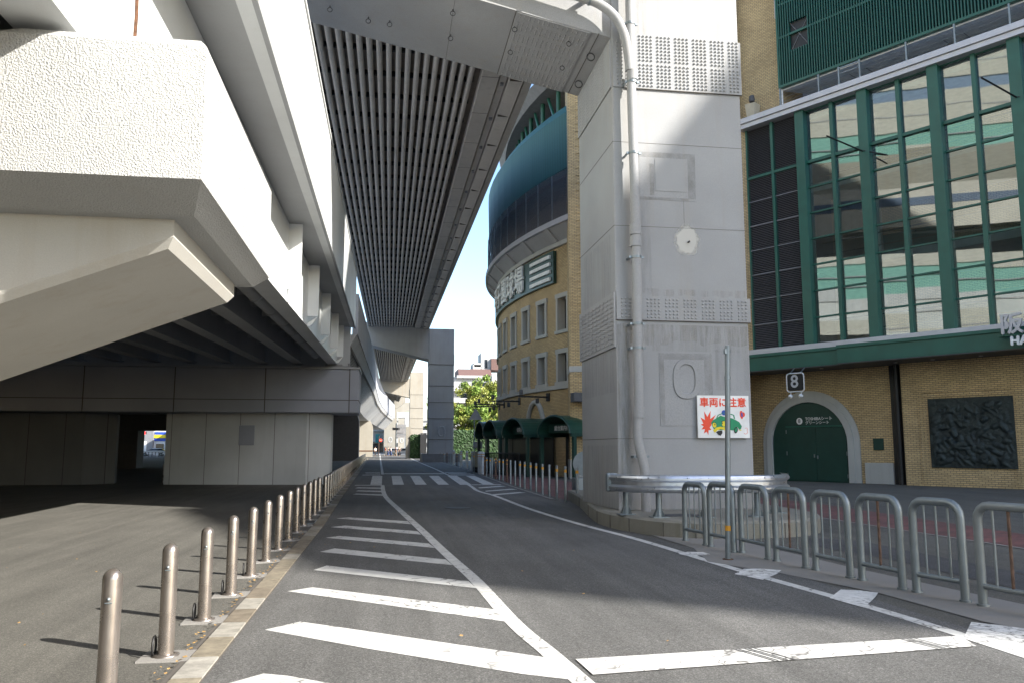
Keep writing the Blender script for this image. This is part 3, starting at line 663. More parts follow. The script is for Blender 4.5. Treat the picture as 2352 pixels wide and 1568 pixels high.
# wide bolted band high on the pillar (front), with left face plate
F = PY0
ub = MB().box(5.0, PX1 + .03, F - .035, F - .001, 9.28, 10.5)
bolts(ub, (5.33, F - .035, 9.345), (1, 0, 0), (0, 0, 1), (0, -1, 0), (4, 4, 4, 4, 4, 3), 15, .088, .079, .062, 6, .03, .034, .03)
bolts(ub, (5.06, F - .035, 9.345), (1, 0, 0), (0, 0, 1), (0, -1, 0), 2, 15, .088, .079, .03, 1, .03, .034, .03)
t.part('bolted_band', ub, 'pillar', label='upper bolted band on the front of the pillar')
ul = MB().box(PX0 - .035, PX0 - .001, PY0 + .03, PY1 - .05, 9.28, 10.38)
for g_ in range(6):
    bolts(ul, (PX0 - .035, PY0 + .55 + g_ * .44, 9.36), (0, 1, 0), (0, 0, 1), (-1, 0, 0), 4, 12, .08, .085, 0, 1, .02, .015)
t.part('bolted_band', ul, 'pillar')
ul2 = MB().box(PX0 + .02, 4.99, F - .03, F - .001, 9.28, 10.38)
bolts(ul2, (PX0 + .12, F - .03, 9.36), (1, 0, 0), (0, 0, 1), (0, -1, 0), 2, 12, .1, .085, 0, 1, .024, .03)
t.part('bolted_band', ul2, 'pillar')
# lower band
lb = MB().box(PX0 + .02, PX1 + .04, F - .03, F - .001, 4.19, 4.70)
bolts(lb, (4.83, F - .03, 4.25), (1, 0, 0), (0, 0, 1), (0, -1, 0), (3, 2, 4, 4, 4, 4, 4, 3), 6, .082, .072, .075, 8, .026, .024, .02)
t.part('bolted_band', lb, 'pillar', label='lower bolted band on the front of the pillar')
lf = MB().box(PX0 - .035, PX0 - .001, PY0 + .0, PY1 + .02, 3.62, 4.78)
for g_ in range(9):
    for r_i in range(11):
        lf.box(PX0 - .05, PX0 - .034, PY0 + .12 + g_ * .33, PY0 + .34 + g_ * .33, 3.70 + r_i * .094, 3.745 + r_i * .094)
t.part('bolted_band', lf, 'pillar', label='slatted band on the left face of the pillar')
# embossed panel with oval
ep = MB().box(5.62, 6.78, F - .012, F - .001, 2.0, 3.52)
t.part('emblem_panel', ep, 'pillar')
def oval(cx, cz, rx, rz, wdt, y):
    m_ = MB(); n_ = 28; inn, out = [], []
    def sup(a, rx, rz):
        c, s2 = math.cos(a), math.sin(a); e = .78; return (cx + rx * math.copysign(abs(c) ** e, c), cz + rz * math.copysign(abs(s2) ** e, s2))
    secs = []
    for q in range(n_ + 1):
        a = 2 * math.pi * q / n_; o1 = sup(a, rx, rz); i1 = sup(a, rx - wdt, rz - wdt)
        secs.append([(o1[0], y, o1[1]), (o1[0] * .9 + i1[0] * .1, y - .03, o1[1] * .9 + i1[1] * .1), (o1[0] * .1 + i1[0] * .9, y - .03, o1[1] * .1 + i1[1] * .9), (i1[0], y, i1[1])])
    return m_.loft(secs, False, False)
t.part('oval_emblem', oval(6.2, 2.97, .30, .42, .12, F - .012), 'pillar')
sq = MB().box(5.27, 6.53, F - .006, F - .001, 6.80, 7.86); t.part('cover_panel', sq, 'pillar')
s3 = MB().box(5.62, 6.3, F - .016, F - .0065, 7.0, 7.72); s3.lathe([(.17, 0), (.17, .01)], 18, (0, 0, 0)) if False else None; t.part('patch_plate', s3, 'pillar')
js = MB()
for z in (6.2, 1.73, 8.05): js.box(PX0 - .004, PX1 + .004, F - .003, F - .0005, z, z + .008); js.box(PX0 - .004, PX0 - .0005, PY0, PY1, z, z + .012)
js.box(PX0, PX1 + .03, F - .037, F - .001, 4.175, 4.19); js.box(5.0, PX1 + .03, F - .037, F - .001, 9.265, 9.28); js.box(6.25, 6.255, F - .003, F, 6.2, 6.8)
t.part('joint_seam', js, 'seam')
# bare patch left by a removed lamp
bp_ = MB(); ctr = Vector((6.3, 0, 5.93)); pts = []
for q in range(26):
    a = 2 * math.pi * q / 26; rr = 1 + .12 * math.sin(3 * a + 1) + .06 * math.sin(7 * a)
    pts.append((ctr.x + .27 * rr * math.cos(a), F - .003, ctr.z + .33 * rr * math.sin(a)))
bp_.add(pts, [tuple(reversed(range(26)))])
n = N('bare plaster patch'); v = n.coord(); tc = n.new('ShaderNodeVectorMath', operation='SUBTRACT'); n.L(v, tc.inputs[0]); tc.inputs[1].default_value = (6.3 - 6.2, F - 17.9, 5.93 - .3)
mpp = n.new('ShaderNodeMapping'); mpp.inputs['Scale'].default_value = (1 / .30, 0, 1 / .37); n.L(tc.outputs[0], mpp.inputs[0]); ln = n.new('ShaderNodeVectorMath', operation='LENGTH'); n.L(mpp.outputs[0], ln.inputs[0])
dd_ = n.math('ADD', ln.outputs['Value'], n.math('MULTIPLY', n.math('SUBTRACT', n.noise(v, 4.5, 5, .6), .5), .7)); al = n.ramp(dd_, [(.72, .85), (1.0, 0.)])
tr = n.new('ShaderNodeBsdfTransparent'); mx = n.new('ShaderNodeMixShader'); n.col((.56, .55, .51)); n.rough(.8); n.L(al, mx.inputs[0]); n.L(tr.outputs[0], mx.inputs[1]); n.L(n.b.outputs[0], mx.inputs[2]); n.L(mx.outputs[0], n.out.inputs[0]); M['bare'] = n.m
bp_ = MB(); bp_.quad((5.8, F - .003, 5.35), (6.8, F - .003, 5.35), (6.8, F - .003, 6.5), (5.8, F - .003, 6.5))
t.part('bare_patch', bp_, 'bare'); t.part('anchor_bolt', MB().tube([(6.33, F, 5.9), (6.33, F - .08, 5.9)], .02, 8), 'dark')
# stain strips
n = N('rust stain'); v = n.coord(scale=(6, 6, .5)); fac = n.ramp(n.noise(v, 2.2, 6, .7), [(.45, 0.), (.8, .42)])
tr = n.new('ShaderNodeBsdfTransparent'); mx = n.new('ShaderNodeMixShader'); n.col((.34, .29, .20)); n.rough(.9); n.L(fac, mx.inputs[0]); n.L(tr.outputs[0], mx.inputs[1]); n.L(n.b.outputs[0], mx.inputs[2]); n.L(mx.outputs[0], n.out.inputs[0]); M['stain'] = n.m
sn = MB()
def irr(x0, x1, z0, z1, yy, k=14, amp=.06):
    up = [(x0 + (x1 - x0) * q / k, yy, z1 + rnd.uniform(-amp * .3, amp * .3)) for q in range(k + 1)]; dn = [(x1 - (x1 - x0) * q / k, yy, z0 + rnd.uniform(-amp, amp)) for q in range(k + 1)]
    sn.add(up + dn, [tuple(reversed(range(len(up + dn))))])
irr(4.78, 7.6, 3.72, 4.10, F - .0025); irr(5.2, 7.6, 4.72, 4.86, F - .0025, amp=.05); irr(4.72, 5.0, .4, 4.1, F - .0025, amp=.1); irr(5.12, 5.5, 10.5, 14.5, F - .0025); irr(4.95, 5.2, 10.5, 14.5, F - .0025)
t.part('rust_stain', sn, 'stain')
n = N('grime'); v = n.coord(scale=(5, 5, .55)); fac = n.ramp(n.noise(v, 1.6, 7, .68), [(.42, 0.), (.8, .26)])
tr = n.new('ShaderNodeBsdfTransparent'); mx = n.new('ShaderNodeMixShader'); n.col((.13, .115, .09)); n.rough(.9); n.L(fac, mx.inputs[0]); n.L(tr.outputs[0], mx.inputs[1]); n.L(n.b.outputs[0], mx.inputs[2]); n.L(mx.outputs[0], n.out.inputs[0]); M['grime'] = n.m
gm = MB()
def lq(y0, y1, z0, z1): gm.quad((PX0 - .003, y1, z0), (PX0 - .003, y0, z0), (PX0 - .003, y0, z1), (PX0 - .003, y1, z1))
def fq(x0, x1, z0, z1): gm.quad((x0, F - .0035, z0), (x1, F - .0035, z0), (x1, F - .0035, z1), (x0, F - .0035, z1))
lq(PY0 + .02, PY1 - .02, .3, 1.6); lq(PY0 + .1, PY1 - .3, 2.7, 3.6); lq(PY0 + .3, PY1 - .4, 4.8, 6.1)
fq(4.72, 4.98, .3, 4.1); fq(5.2, 7.6, 3.55, 4.1); fq(5.25, 7.62, .3, .62); fq(6.85, 7.6, 2.75, 3.6); fq(5.22, 5.5, 4.75, 7.8)
t.part('grime', gm, 'grime')
n = N('smudge'); v = n.coord(); fac = n.ramp(n.noise(v, 3.2, 5, .6), [(.35, .06), (.65, .30)]); tr = n.new('ShaderNodeBsdfTransparent'); mx = n.new('ShaderNodeMixShader'); n.col((.20, .19, .17)); n.rough(.9); n.L(fac, mx.inputs[0]); n.L(tr.outputs[0], mx.inputs[1]); n.L(n.b.outputs[0], mx.inputs[2]); n.L(mx.outputs[0], n.out.inputs[0]); M['smudge'] = n.m
gs = MB(); ys_ = F - .0075
for x0, x1, z0, z1 in ((5.27, 6.53, 7.74, 7.86), (6.36, 6.53, 6.85, 7.739), (5.27, 6.36, 6.80, 6.86), (5.5, 5.6, 6.9, 7.6)): gs.quad((x0, ys_, z0), (x1, ys_, z0), (x1, ys_, z1), (x0, ys_, z1))
ys_ = F - .0135
for x0, x1, z0, z1 in ((5.63, 6.77, 3.38, 3.51), (6.6, 6.77, 2.65, 3.38), (5.63, 5.72, 2.02, 3.38)): gs.quad((x0, ys_, z0), (x1, ys_, z0), (x1, ys_, z1), (x0, ys_, z1))
t.part('smudge', gs, 'smudge')
# drain pipes
pth = [(5.06, F - .24, 12.6), (5.06, F - .24, 9.0), (5.1, F - .24, 6.2), (5.09, F - .24, 2.6), (5.05, F - .24, 1.78), (5.07, F - .25, 1.6), (5.16, F - .3, 1.15), (5.17, F - .32, .95), (5.17, F - .32, .3)]
dp = MB().tube(pth[:-1] + [(5.17, F - .32, .28)], .098, 16)
for z in (9.35, 5.7, 5.95, 2.15): dp.tube([(5.085, F - .24, z), (5.085, F - .24, z + .22)], .118, 16)
DP = t.part('drain_pipe', dp, 'white_steel' if False else 'pillar')
arc = [(5.03, F - .26, 9.55), (5.0, F - .26, 9.9), (4.92, F - .26, 10.35), (4.72, F - .26, 10.75), (4.4, F - .26, 11.0), (4.0, F - .26, 11.13), (2.8, F - .26, 11.42), (1.0, F - .26, 11.85)]
t.part('drain_pipe', MB().tube([tuple(p) for p in smooth(arc, 4)], .10, 14), 'pillar')
ck = MB()
for z, x in ((9.28, 5.075), (7.7, 5.085), (5.45, 5.095), (3.55, 5.09), (1.35, 5.12), (10.6, 5.06), (4.45 - .4, 5.09)):
    ck.tube([(x, F - .24, z), (x, F - .24, z + .05)], .112, 16); ck.box(x - .16, x + .16, F - .26, F - .22, z, z + .045); ck.box(x - .15, x - .12, F - .22, F, z, z + .04)
for x, z in ((4.15, 11.10), (3.2, 11.33)): ck.tube([(x, F - .26, z), (x + .04, F - .26, z - .01)], .125, 12); ck.box(x, x + .05, F - .3, F - .0, z + .1, z + .2)
t.part('pipe_clamp', ck, 'galv', parent=DP)

# plinth
pt = [(5.45, 24.5), (5.1, 21.5), (4.62, 18.6), (4.36, 16.8), (4.36, 15.8), (4.5, 15.0), (4.85, 14.1), (5.3, 13.72), (5.8, 13.62), (6.9, 13.66), (7.6, 14.0), (8.2, 14.8), (8.5, 16.2), (8.5, 22), (8.2, 24.5)]
t = T('plinth', 'low concrete island kerb around the foot of the near pillar', 'kerb island', (6.3, 18, 0))
sp_ = [tuple(p) for p in smooth(pt, 2)]
def inset(P, d):
    out = []; k = len(P)
    for i in range(k):
        a, b, c = Vector(P[i - 1]), Vector(P[i]), Vector(P[(i + 1) % k]); e = (c - a).normalized(); out.append(tuple(b + Vector((e.y, -e.x)) * -d))
    return out
ins = inset(sp_, -.05) if False else [(6.3 + (x - 6.3) * .975, 18 + (y_ - 18) * .985) for x, y_ in sp_]
t.part('kerb_ring', MB().loft([[(x, y_, 0) for x, y_ in sp_], [(x, y_, .25) for x, y_ in sp_], [(x, y_, .29) for x, y_ in ins]]), 'plinth')
jk = MB()
for i in range(0, len(sp_) - 3, 1):
    a = sp_[i]; nx, ny = a[0] - 6.3, a[1] - 18; L_ = math.hypot(nx, ny); nx /= L_; ny /= L_
    if i % 2 == 0: jk.tube([(a[0] + nx * .003, a[1] + ny * .003, 0), (a[0] + nx * .003, a[1] + ny * .003, .25)], .009, 4)
t.part('kerb_joint', jk, 'seam')
t.part('drain_cover', MB().box(5.2, 5.9, 14.75, 15.3, .291, .297), 'darkgrey')

# guard rail
t = T('guard_rail', 'galvanised corrugated guard rail curving round the foot of the near pillar', 'guard rail', (6, 14.8, .29))
gp = smooth([(4.30, 15.45), (4.45, 14.85), (4.85, 14.5), (5.4, 14.38), (6.7, 14.36), (7.25, 14.55), (7.66, 15.05), (7.8, 15.6)], 5)
prof = [(0, .0), (.03, .02), (.05, .06), (.05, .09), (.0, .13), (.0, .19), (.05, .23), (.05, .26), (.03, .30), (0, .32)]
secs = []
for i, p in enumerate(gp):
    d = (gp[min(i + 1, len(gp) - 1)] - gp[max(i - 1, 0)]).normalized(); nn = Vector((d.y, -d.x))
    base = .735
    secs.append([(p.x + nn.x * (a + .02), p.y + nn.y * (a + .02), base + b) for a, b in prof] + [(p.x + nn.x * (a + .012), p.y + nn.y * (a + .012), base + b) for a, b in reversed(prof)])
rl_ = t.part('beam', MB().loft(secs, True, True, False), 'rail')
rv = MB()
for i in range(3, len(gp) - 1, 6):
    p = gp[i]; d = (gp[i + 1] - gp[i - 1]).normalized(); nn = Vector((d.y, -d.x))
    for dz in (.05, .27): rv.dome((p.x + nn.x * .07, p.y + nn.y * .07, .735 + dz), (nn.x, nn.y, 0), .014, .012)
t.part('rivet', rv, 'galv', parent=rl_)
for x, y in [(4.55, 15.35), (4.95, 14.62), (5.8, 14.52), (6.8, 14.5), (7.55, 15.3)]:
    t.part('post', MB().tube([(x, y, .29), (x, y, .98)], .057, 12), 'galv')
    bs = MB().box(x - .15, x + .15, y - .15, y + .15, .292, .306)
    for a in range(4):
        c, s2 = math.cos(a * math.pi / 2 + .7), math.sin(a * math.pi / 2 + .7)
        bs.add([(x + c * .05, y + s2 * .05, .306), (x + c * .14, y + s2 * .14, .306), (x + c * .055, y + s2 * .055, .46)], [(0, 1, 2)])
    t.part('base_plate', bs, 'galv')
t.part('end_cap', MB().box(4.2, 4.42, 15.42, 15.56, .72, 1.07), 'galv', .03)

# warning sign on the pillar
t = T('warning_sign', 'white board with red Japanese writing and angry green car picture on the pillar', 'sign', (6.95, F - .06, 1.75))
SX0, SX1, SZ0, SZ1, SY = 6.39, 7.52, 1.75, 2.63, F - .10
t.part('board', MB().box(SX0, SX1, SY, SY + .03, SZ0, SZ1), 'white')
for xx in (SX0 + .2, SX1 - .2): t.part('bracket', MB().box(xx - .02, xx + .02, SY + .03, F, SZ0 + .1, SZ1 - .1), 'galv')
def sgn(px_, py_):  # crop pixel -> board coordinates
    return (SX0 + (px_ - 450) / (2010 - 450) * (SX1 - SX0), SZ1 - (py_ - 175) / (1415 - 175) * (SZ1 - SZ0))
def flat(pts, lay, mat, name):
    P = [sgn(*p) for p in pts]; a = sum(P[i][0] * P[(i + 1) % len(P)][1] - P[(i + 1) % len(P)][0] * P[i][1] for i in range(len(P)))
    if a < 0: P.reverse()
    yy = SY - .0012 * lay; return t.part(name, MB().add([(x, yy, z) for x, z in P], [tuple(range(len(P)))]), mat)
def ell(cx, cy, rx, ry, n_=18, rot=0): return [(cx + rx * math.cos(a) * math.cos(rot) - ry * math.sin(a) * math.sin(rot), cy + rx * math.cos(a) * math.sin(rot) + ry * math.sin(a) * math.cos(rot)) for a in [2 * math.pi * q / n_ for q in range(n_)]]
flat([(530, 815), (665, 895), (645, 635), (740, 800), (845, 620), (828, 860), (1000, 740), (870, 960), (850, 1050), (800, 1110), (855, 1185), (765, 1185), (755, 1335), (710, 1230), (620, 1285), (655, 1160), (550, 1170), (620, 1080), (535, 1020), (615, 1000)], 1, 'red', 'burst')
flat([(1000, 840), (1055, 740), (1180, 695), (1480, 710), (1555, 745), (1580, 860), (1540, 850), (1520, 760), (1440, 730), (1180, 720), (1075, 760), (1040, 830)], 2, 'sign_green', 'car_roof')
flat([(845, 975), (900, 900), (1010, 840), (1140, 760), (1220, 790), (1480, 840), (1560, 870), (1700, 950), (1725, 990), (1775, 1070), (1745, 1150), (1700, 1175), (1640, 1100), (1560, 1200), (1500, 1190), (1300, 1170), (1130, 1190), (930, 1170), (880, 1070)], 3, 'sign_green', 'car_body')
flat(ell(1245, 680, 75, 78), 4, 'sign_blue', 'car_lamp'); flat([(1170, 685), (1320, 682), (1320, 694), (1170, 697)], 5, 'sign_green', 'lamp_band')
flat(ell(945, 1040, 55, 72, rot=-.2), 5, 'sign_yellow', 'car_eye'); flat(ell(1230, 1000, 58, 82), 5, 'sign_yellow', 'car_eye')
flat(ell(958, 1025, 13, 26), 6, 'black', 'pupil'); flat(ell(1182, 985, 13, 26), 6, 'black', 'pupil')
flat([(893, 955), (980, 960), (978, 972), (890, 966)], 6, 'black', 'brow'); flat([(1150, 935), (1248, 900), (1252, 914), (1152, 948)], 6, 'black', 'brow')
flat([(893, 1190), (1000, 1110), (1120, 1085), (1240, 1100), (1330, 1150), (1310, 1230), (1210, 1170), (1120, 1155), (1030, 1190), (950, 1260)], 6, 'sign_yellow', 'bumper')
flat([(980, 1240), (1060, 1205), (1170, 1195), (1178, 1270), (1120, 1350), (1050, 1325)], 7, 'black', 'wheel'); flat([(1275, 1230), (1320, 1190), (1400, 1200), (1400, 1260), (1330, 1290)], 4, 'black', 'wheel')
flat(ell(1588, 1185, 58, 95, rot=.25), 7, 'black', 'wheel'); flat(ell(1592, 1180, 34, 62, rot=.25), 8, 'sign_green', 'wheel_hub')
flat(ell(1775, 735, 52, 122, rot=-.1), 3, 'red', 'hat'); flat(ell(1835, 730, 48, 70), 2, 'red', 'hat_crown'); flat(ell(1788, 735, 26, 68, rot=-.1), 4, 'sign_blue', 'hat_band')
flat([(1680, 1195), (1700, 1165), (1770, 1178), (1745, 1198)], 4, 'sign_yellow', 'tail_lamp')
puff = [(1870, 1125), (1925, 1120), (1950, 1160), (1930, 1200), (1950, 1240), (1920, 1285), (1870, 1300), (1830, 1270)]
pb = MB().tube([(sgn(*p)[0], SY - .002, sgn(*p)[1]) for p in puff], .004, 4); t.part('smoke_puff', pb, 'red')
TXT = t; txt_jobs = []
ox, oz = sgn(1225, 395)
text_mesh('車両に注意', .205, 'red', 'lettering', t.e, Vector((ox, SY - .002, oz)) - Vector(t.off), (1, 0, 0), (0, 0, 1), bold=.006, extrude=.001)

# sign pole in front
gx_, gy_ = G(1672, 1285)
t = T('sign_pole', 'tall bare galvanised pole with yellow band standing before the barriers', 'pole', (gx_, gy_, 0))
t.part('post', MB().tube([(gx_, gy_, 0), (gx_ + .10, gy_, 3.0)], .038, 14), 'galv')
t.part('band', MB().tube([(gx_ + .013, gy_, .40), (gx_ + .016, gy_, .47)], .0395, 14), 'yellow')
t.part('clamp', MB().tube([(gx_ + .096, gy_, 2.9), (gx_ + .097, gy_, 2.94)], .046, 12).box(gx_ + .04, gx_ + .07, gy_ - .04, gy_ + .01, 2.88, 2.95), 'galv'); t.part('clamp', MB().tube([(gx_ + .083, gy_, 2.52), (gx_ + .084, gy_, 2.56)], .046, 12), 'galv')
t.part('base_flange', MB().tube([(gx_, gy_, .009), (gx_, gy_, .02)], .075, 14), 'rusty')

# U-shaped barriers
fen = [((186, 440), (316, 470)), ((348, 478), (497, 515)), ((549, 518), (716, 560)), ((770, 572), (957, 616)), ((1022, 630), (1242, 680)), ((1318, 695), (1577, 755)), ((1668, 772), (1980, 834)), ((2093, 860), (2480, 920))]
desc = ['nearest the guard rail', 'just behind the tall pole', 'just right of the tall pole', 'fourth from the guard rail, one bar rusted', 'fifth from the guard rail', 'sixth from the guard rail with a brown middle bar', 'seventh from the guard rail', 'nearest the camera with rust stains, cut by the frame']
HF = 1.0
for i, (p, q) in enumerate(fen):
    a = Vector(G(*z6(*p))); b = Vector(G(*z6(*q)))
    if i == 7: b = a + Vector((.13, -.68))
    t = T('pipe_barrier', 'grey tubular hoop barrier ' + desc[i], 'barrier', (a.x, a.y, 0), group='hoop barriers beside the road')
    H = .985 if i else .95; r = .043; mt = 'galv_rust' if i == 7 else 'galv'
    rc = .14; d = (b - a).normalized()
    path = [(a.x, a.y, .0), (a.x, a.y, H - rc)] + [(a.x + d.x * rc * (1 - math.cos(w_)), a.y + d.y * rc * (1 - math.cos(w_)), H - rc + rc * math.sin(w_)) for w_ in [R_(k) for k in (20, 45, 70, 90)]]
    path += [(b.x - d.x * rc * (1 - math.cos(w_)), b.y - d.y * rc * (1 - math.cos(w_)), H - rc + rc * math.sin(w_)) for w_ in [R_(k) for k in (90, 70, 45, 20)]] + [(b.x, b.y, H - rc), (b.x, b.y, 0)]
    t.part('frame', MB().tube(path, r, 14), mt)
    t.part('lower_rail', MB().tube([(a.x, a.y, .2), (b.x, b.y, .2)], .027, 10), mt)
    for k in (1, 2, 3):
        c = a + (b - a) * (.14 + .18 * k + .0) if False else a + (b - a) * k / 4
        rust = (i == 3 and k == 2) or (i == 5 and k == 2) or (i == 7 and k == 2)
        t.part('bar', MB().tube([(c.x, c.y, .2), (c.x, c.y, H - .02)], .0125 if not rust else .015, 8), 'rusty' if rust else mt)
    for c in (a, b): t.part('collar', MB().tube([(c.x, c.y, .009), (c.x, c.y, .03)], .058, 14), mt)

# right-hand bollards
def z8(x, y): return ((1050 + x / 3.92) * .9423, (850 + y / 3.92) * .9423)
rb = [(1365, 1410), (1287, 1460), (1205, 1440), (1133, 1410), (1068, 1393), (1007, 1372), (954, 1352), (897, 1333), (852, 1318), (806, 1302), (762, 1288), (727, 1272), (690, 1258), (655, 1248), (620, 1240), (585, 1228), (567, 1222), (535, 1215), (515, 1205), (499, 1195), (482, 1193), (464, 1190), (425, 1170), (397, 1165), (346, 1145), (290, 1130), (250, 1115), (220, 1105), (185, 1095), (155, 1088), (125, 1085), (95, 1078)]
kinds = {}
def rboll(kind):
    t = T('bollard', '', 'bollard', (0, 0, 0), local=True)
    if kind == 'grey':
        t.part('post', MB().lathe([(.042, 0), (.042, 1.0), (.03, 1.02)], 12), 'galv'); t.part('band', MB().lathe([(.044, .84), (.044, .92)], 12), 'yellow')
    elif kind == 'plain': t.part('post', MB().lathe([(.042, 0), (.042, 1.0), (.03, 1.02)], 12), 'galv')
    elif kind == 'brown':
        t.part('post', MB().lathe([(.045, 0), (.045, 1.05), (.03, 1.07)], 12), 'rusty'); t.part('band', MB().lathe([(.047, .80), (.047, .83)], 12).lathe([(.047, .97), (.047, 1.0)], 12), 'yellow')
    else:
        t.part('post', MB().lathe([(.10, 0), (.10, 1.36), (.08, 1.4), (.03, 1.42)], 14), 'white'); t.part('band', MB().lathe([(.102, 1.08), (.102, 1.12)], 14).lathe([(.102, 1.22), (.102, 1.26)], 14), 'yellow')
    return t.e
cnt = {}
for i, p in enumerate(rb):
    x, y = G(*z8(*p))
    k = 'white' if i in (19, 20, 21, 22, 23, 24, 25, 27) else 'brown' if i in (11, 14, 18, 26, 29) else 'plain' if i in (3, 9, 10, 15, 28, 31) else 'grey'
    if k == 'white': pass
    nmk = {'white': 'thick white bollard with gold bands', 'brown': 'rusty brown bollard', 'plain': 'plain grey bollard', 'grey': 'grey bollard with yellow band'}[k]
    c = cnt.get(k, 0); cnt[k] = c + 1
    lab = ordw(c) + ' ' + nmk + ' counting from the near pillar on the right kerb'
    if i == 0: x, y = 5.30, 22.6
    if k not in kinds: kinds[k] = rboll(k); o = kinds[k]; o.location = (x, y, 0); o['label'] = lab
    else: o = copy_tree(kinds[k], (x, y, 0), lab, 0)
    o['group'] = 'bollards along the stadium side of the road'
    if k == 'white': o.scale = (1, 1, .93)

# ================================================================== STADIUM: flat hall facade (local frame u right, -y towards camera)
fo = Vector((17.0544, 36.8406)); fd = Vector((.520736, -.853718)); FZ = math.atan2(fd.y, fd.x)   # local x = fd ; local y = 90deg left = into building
def FT(name, label, cat, group=None): return T(name, label, cat, (fo.x, fo.y, 0), FZ, group, local=True)
UMAX = 62.
HB = FT('stadium_hall', 'tan brick stadium hall with green mullioned glass front on the right', 'stadium building')
B_ = MB
HB.part('wall', B_().box(-5, 6.05, 1.5, 2.1, 0, 5.1).box(6.75, 12.3, 1.0, 2.1, 0, 5.1).box(12.9, UMAX, 1.0, 2.1, 0, 5.1).box(-.2, 6.05, 1.45, 1.5, 4.3, 5.1), 'brick')
HB.part('wall', B_().box(-.25, .38, -.02, 2.1, 5.1, 17.0).box(-.25, .38, 1.3, 2.1, 17.0, 26), 'brick')
# recess strips between the brick bays
HB.part('downpipe', B_().tube([(6.45, 1.25, 0), (6.45, 1.25, 5.1)], .12, 10).box(6.05, 6.75, 1.5, 2.1, 0, 5.1), 'dark'); HB.part('downpipe', B_().box(12.3, 12.9, 1.5, 2.1, 0, 5.1), 'dark')
HB.part('stone_base', B_().box(4.8, 6.05, 1.38, 1.49, 0, .9), 'stone', .01)
# structural body
HB.part('shade_roof', B_().box(-.2, UMAX, -.25, 14, 5.1, 5.14), 'darkgrey')
HB.part('body', B_().box(-.2, UMAX, 9, 14, 0, 37.6).box(UMAX - 1, UMAX, 0, 9, 0, 37.6), 'beige')
# canopy fascia, stepping out
HB.part('canopy_fascia', B_().box(-.2, 5.0, -.5, -.2, 5.1, 5.72).box(5.0, UMAX, -.9, -.2, 5.1, 5.72).box(-.2, 5.0, -.56, -.2, 5.72, 5.86).box(5.0, UMAX, -.96, -.2, 5.72, 5.86), 'green', .01)
HB.part('canopy_soffit', B_().box(-.2, 5.0, -.5, 1.5, 5.06, 5.096).box(5.0, UMAX, -.9, 1.5, 5.06, 5.096), 'darkgrey')
HB.part('sill', B_().box(-.2, UMAX, -.45, .1, 5.87, 6.10), 'silver', .01)
for u in (3.6, 6.9, 8.4, 10.2): HB.part('downlight', B_().lathe([(.08, 0), (.08, .01)], 12, (u, .3, 5.045)), 'white')
HB.part('parapet_trim', B_().box(.2, UMAX, -.42, .3, 16.95, 17.17).box(.15, UMAX, -.5, .3, 17.18, 17.44), 'silver', .01)
HB.part('terrace_floor', B_().box(.3, UMAX, .3, 9, 16.9, 17.0), 'white')  # floor made white to bounce light up onto the soffit
HB.part('terrace_soffit', B_().hexa([(2.35, .13, 18.40), (UMAX, .13, 18.40), (UMAX, 9, 20.4), (2.35, 9, 20.4), (2.35, .13, 18.47), (UMAX, .13, 18.47), (UMAX, 9, 20.5), (2.35, 9, 20.5)]), 'white')  # slope shaped to catch more light
HB.part('terrace_wall', B_().box(2.35, UMAX, 8.5, 8.9, 17.0, 20.3), 'white')
HB.part('spotlight', B_().lathe([(.07, 0), (.07, .02)], 10, (5.9, 1.0, 18.78)).lathe([(.07, 0), (.07, .02)], 10, (11.0, 1.0, 18.78)), 'white')
HB.part('hatch', B_().tube([(5.0, .8, 18.72), (5.8, .8, 18.72), (5.8, 2.2, 18.72), (5.0, 2.2, 18.72), (5.0, .8, 18.72)], .015, 4), 'seam'); HB.part('hatch', B_().tube([(9.2, .8, 18.72), (10.0, .8, 18.72), (10.0, 2.2, 18.72), (9.2, 2.2, 18.72), (9.2, .8, 18.72)], .015, 4), 'seam')
# curtain wall members
cols_thick = [3.38 + 2.98 * k for k in range(20)]; cols_thin = [4.87 + 2.98 * k for k in range(20)]
for u in cols_thick[:8]: HB.part('mullion', B_().box(u - .22, u + .22, -.28, .12, 6.1, 16.95), 'green', .01, label=None)
HB.part('mullion', B_().box(cols_thick[8] - .22, cols_thick[8] + .22, -.28, .12, 6.1, 16.95), 'green')
for u in cols_thin[:8]: HB.part('mullion', B_().box(u - .085, u + .085, -.14, .1, 6.1, 16.95), 'green', .008)
HB.part('mullion', B_().box(1.76, 1.9, -.12, .1, 6.1, 16.95).box(.38, .46, -.08, .1, 6.1, 16.95), 'green')
rows = [7.3 + 1.2 * k for k in range(7)]
for z in rows[:-1]: HB.part('transom', B_().box(3.6, 45, -.04, .08, z - .035, z + .035), 'green')
HB.part('transom', B_().box(.4, 45, -.1, .08, 14.42, 14.56), 'green', .008)
HB.part('transom', B_().box(3.6, 45, -.02, .08, 6.1, 6.16), 'green')
HB.part('transom', B_().box(3.6, 45, -.02, .08, 16.9, 16.95), 'green')
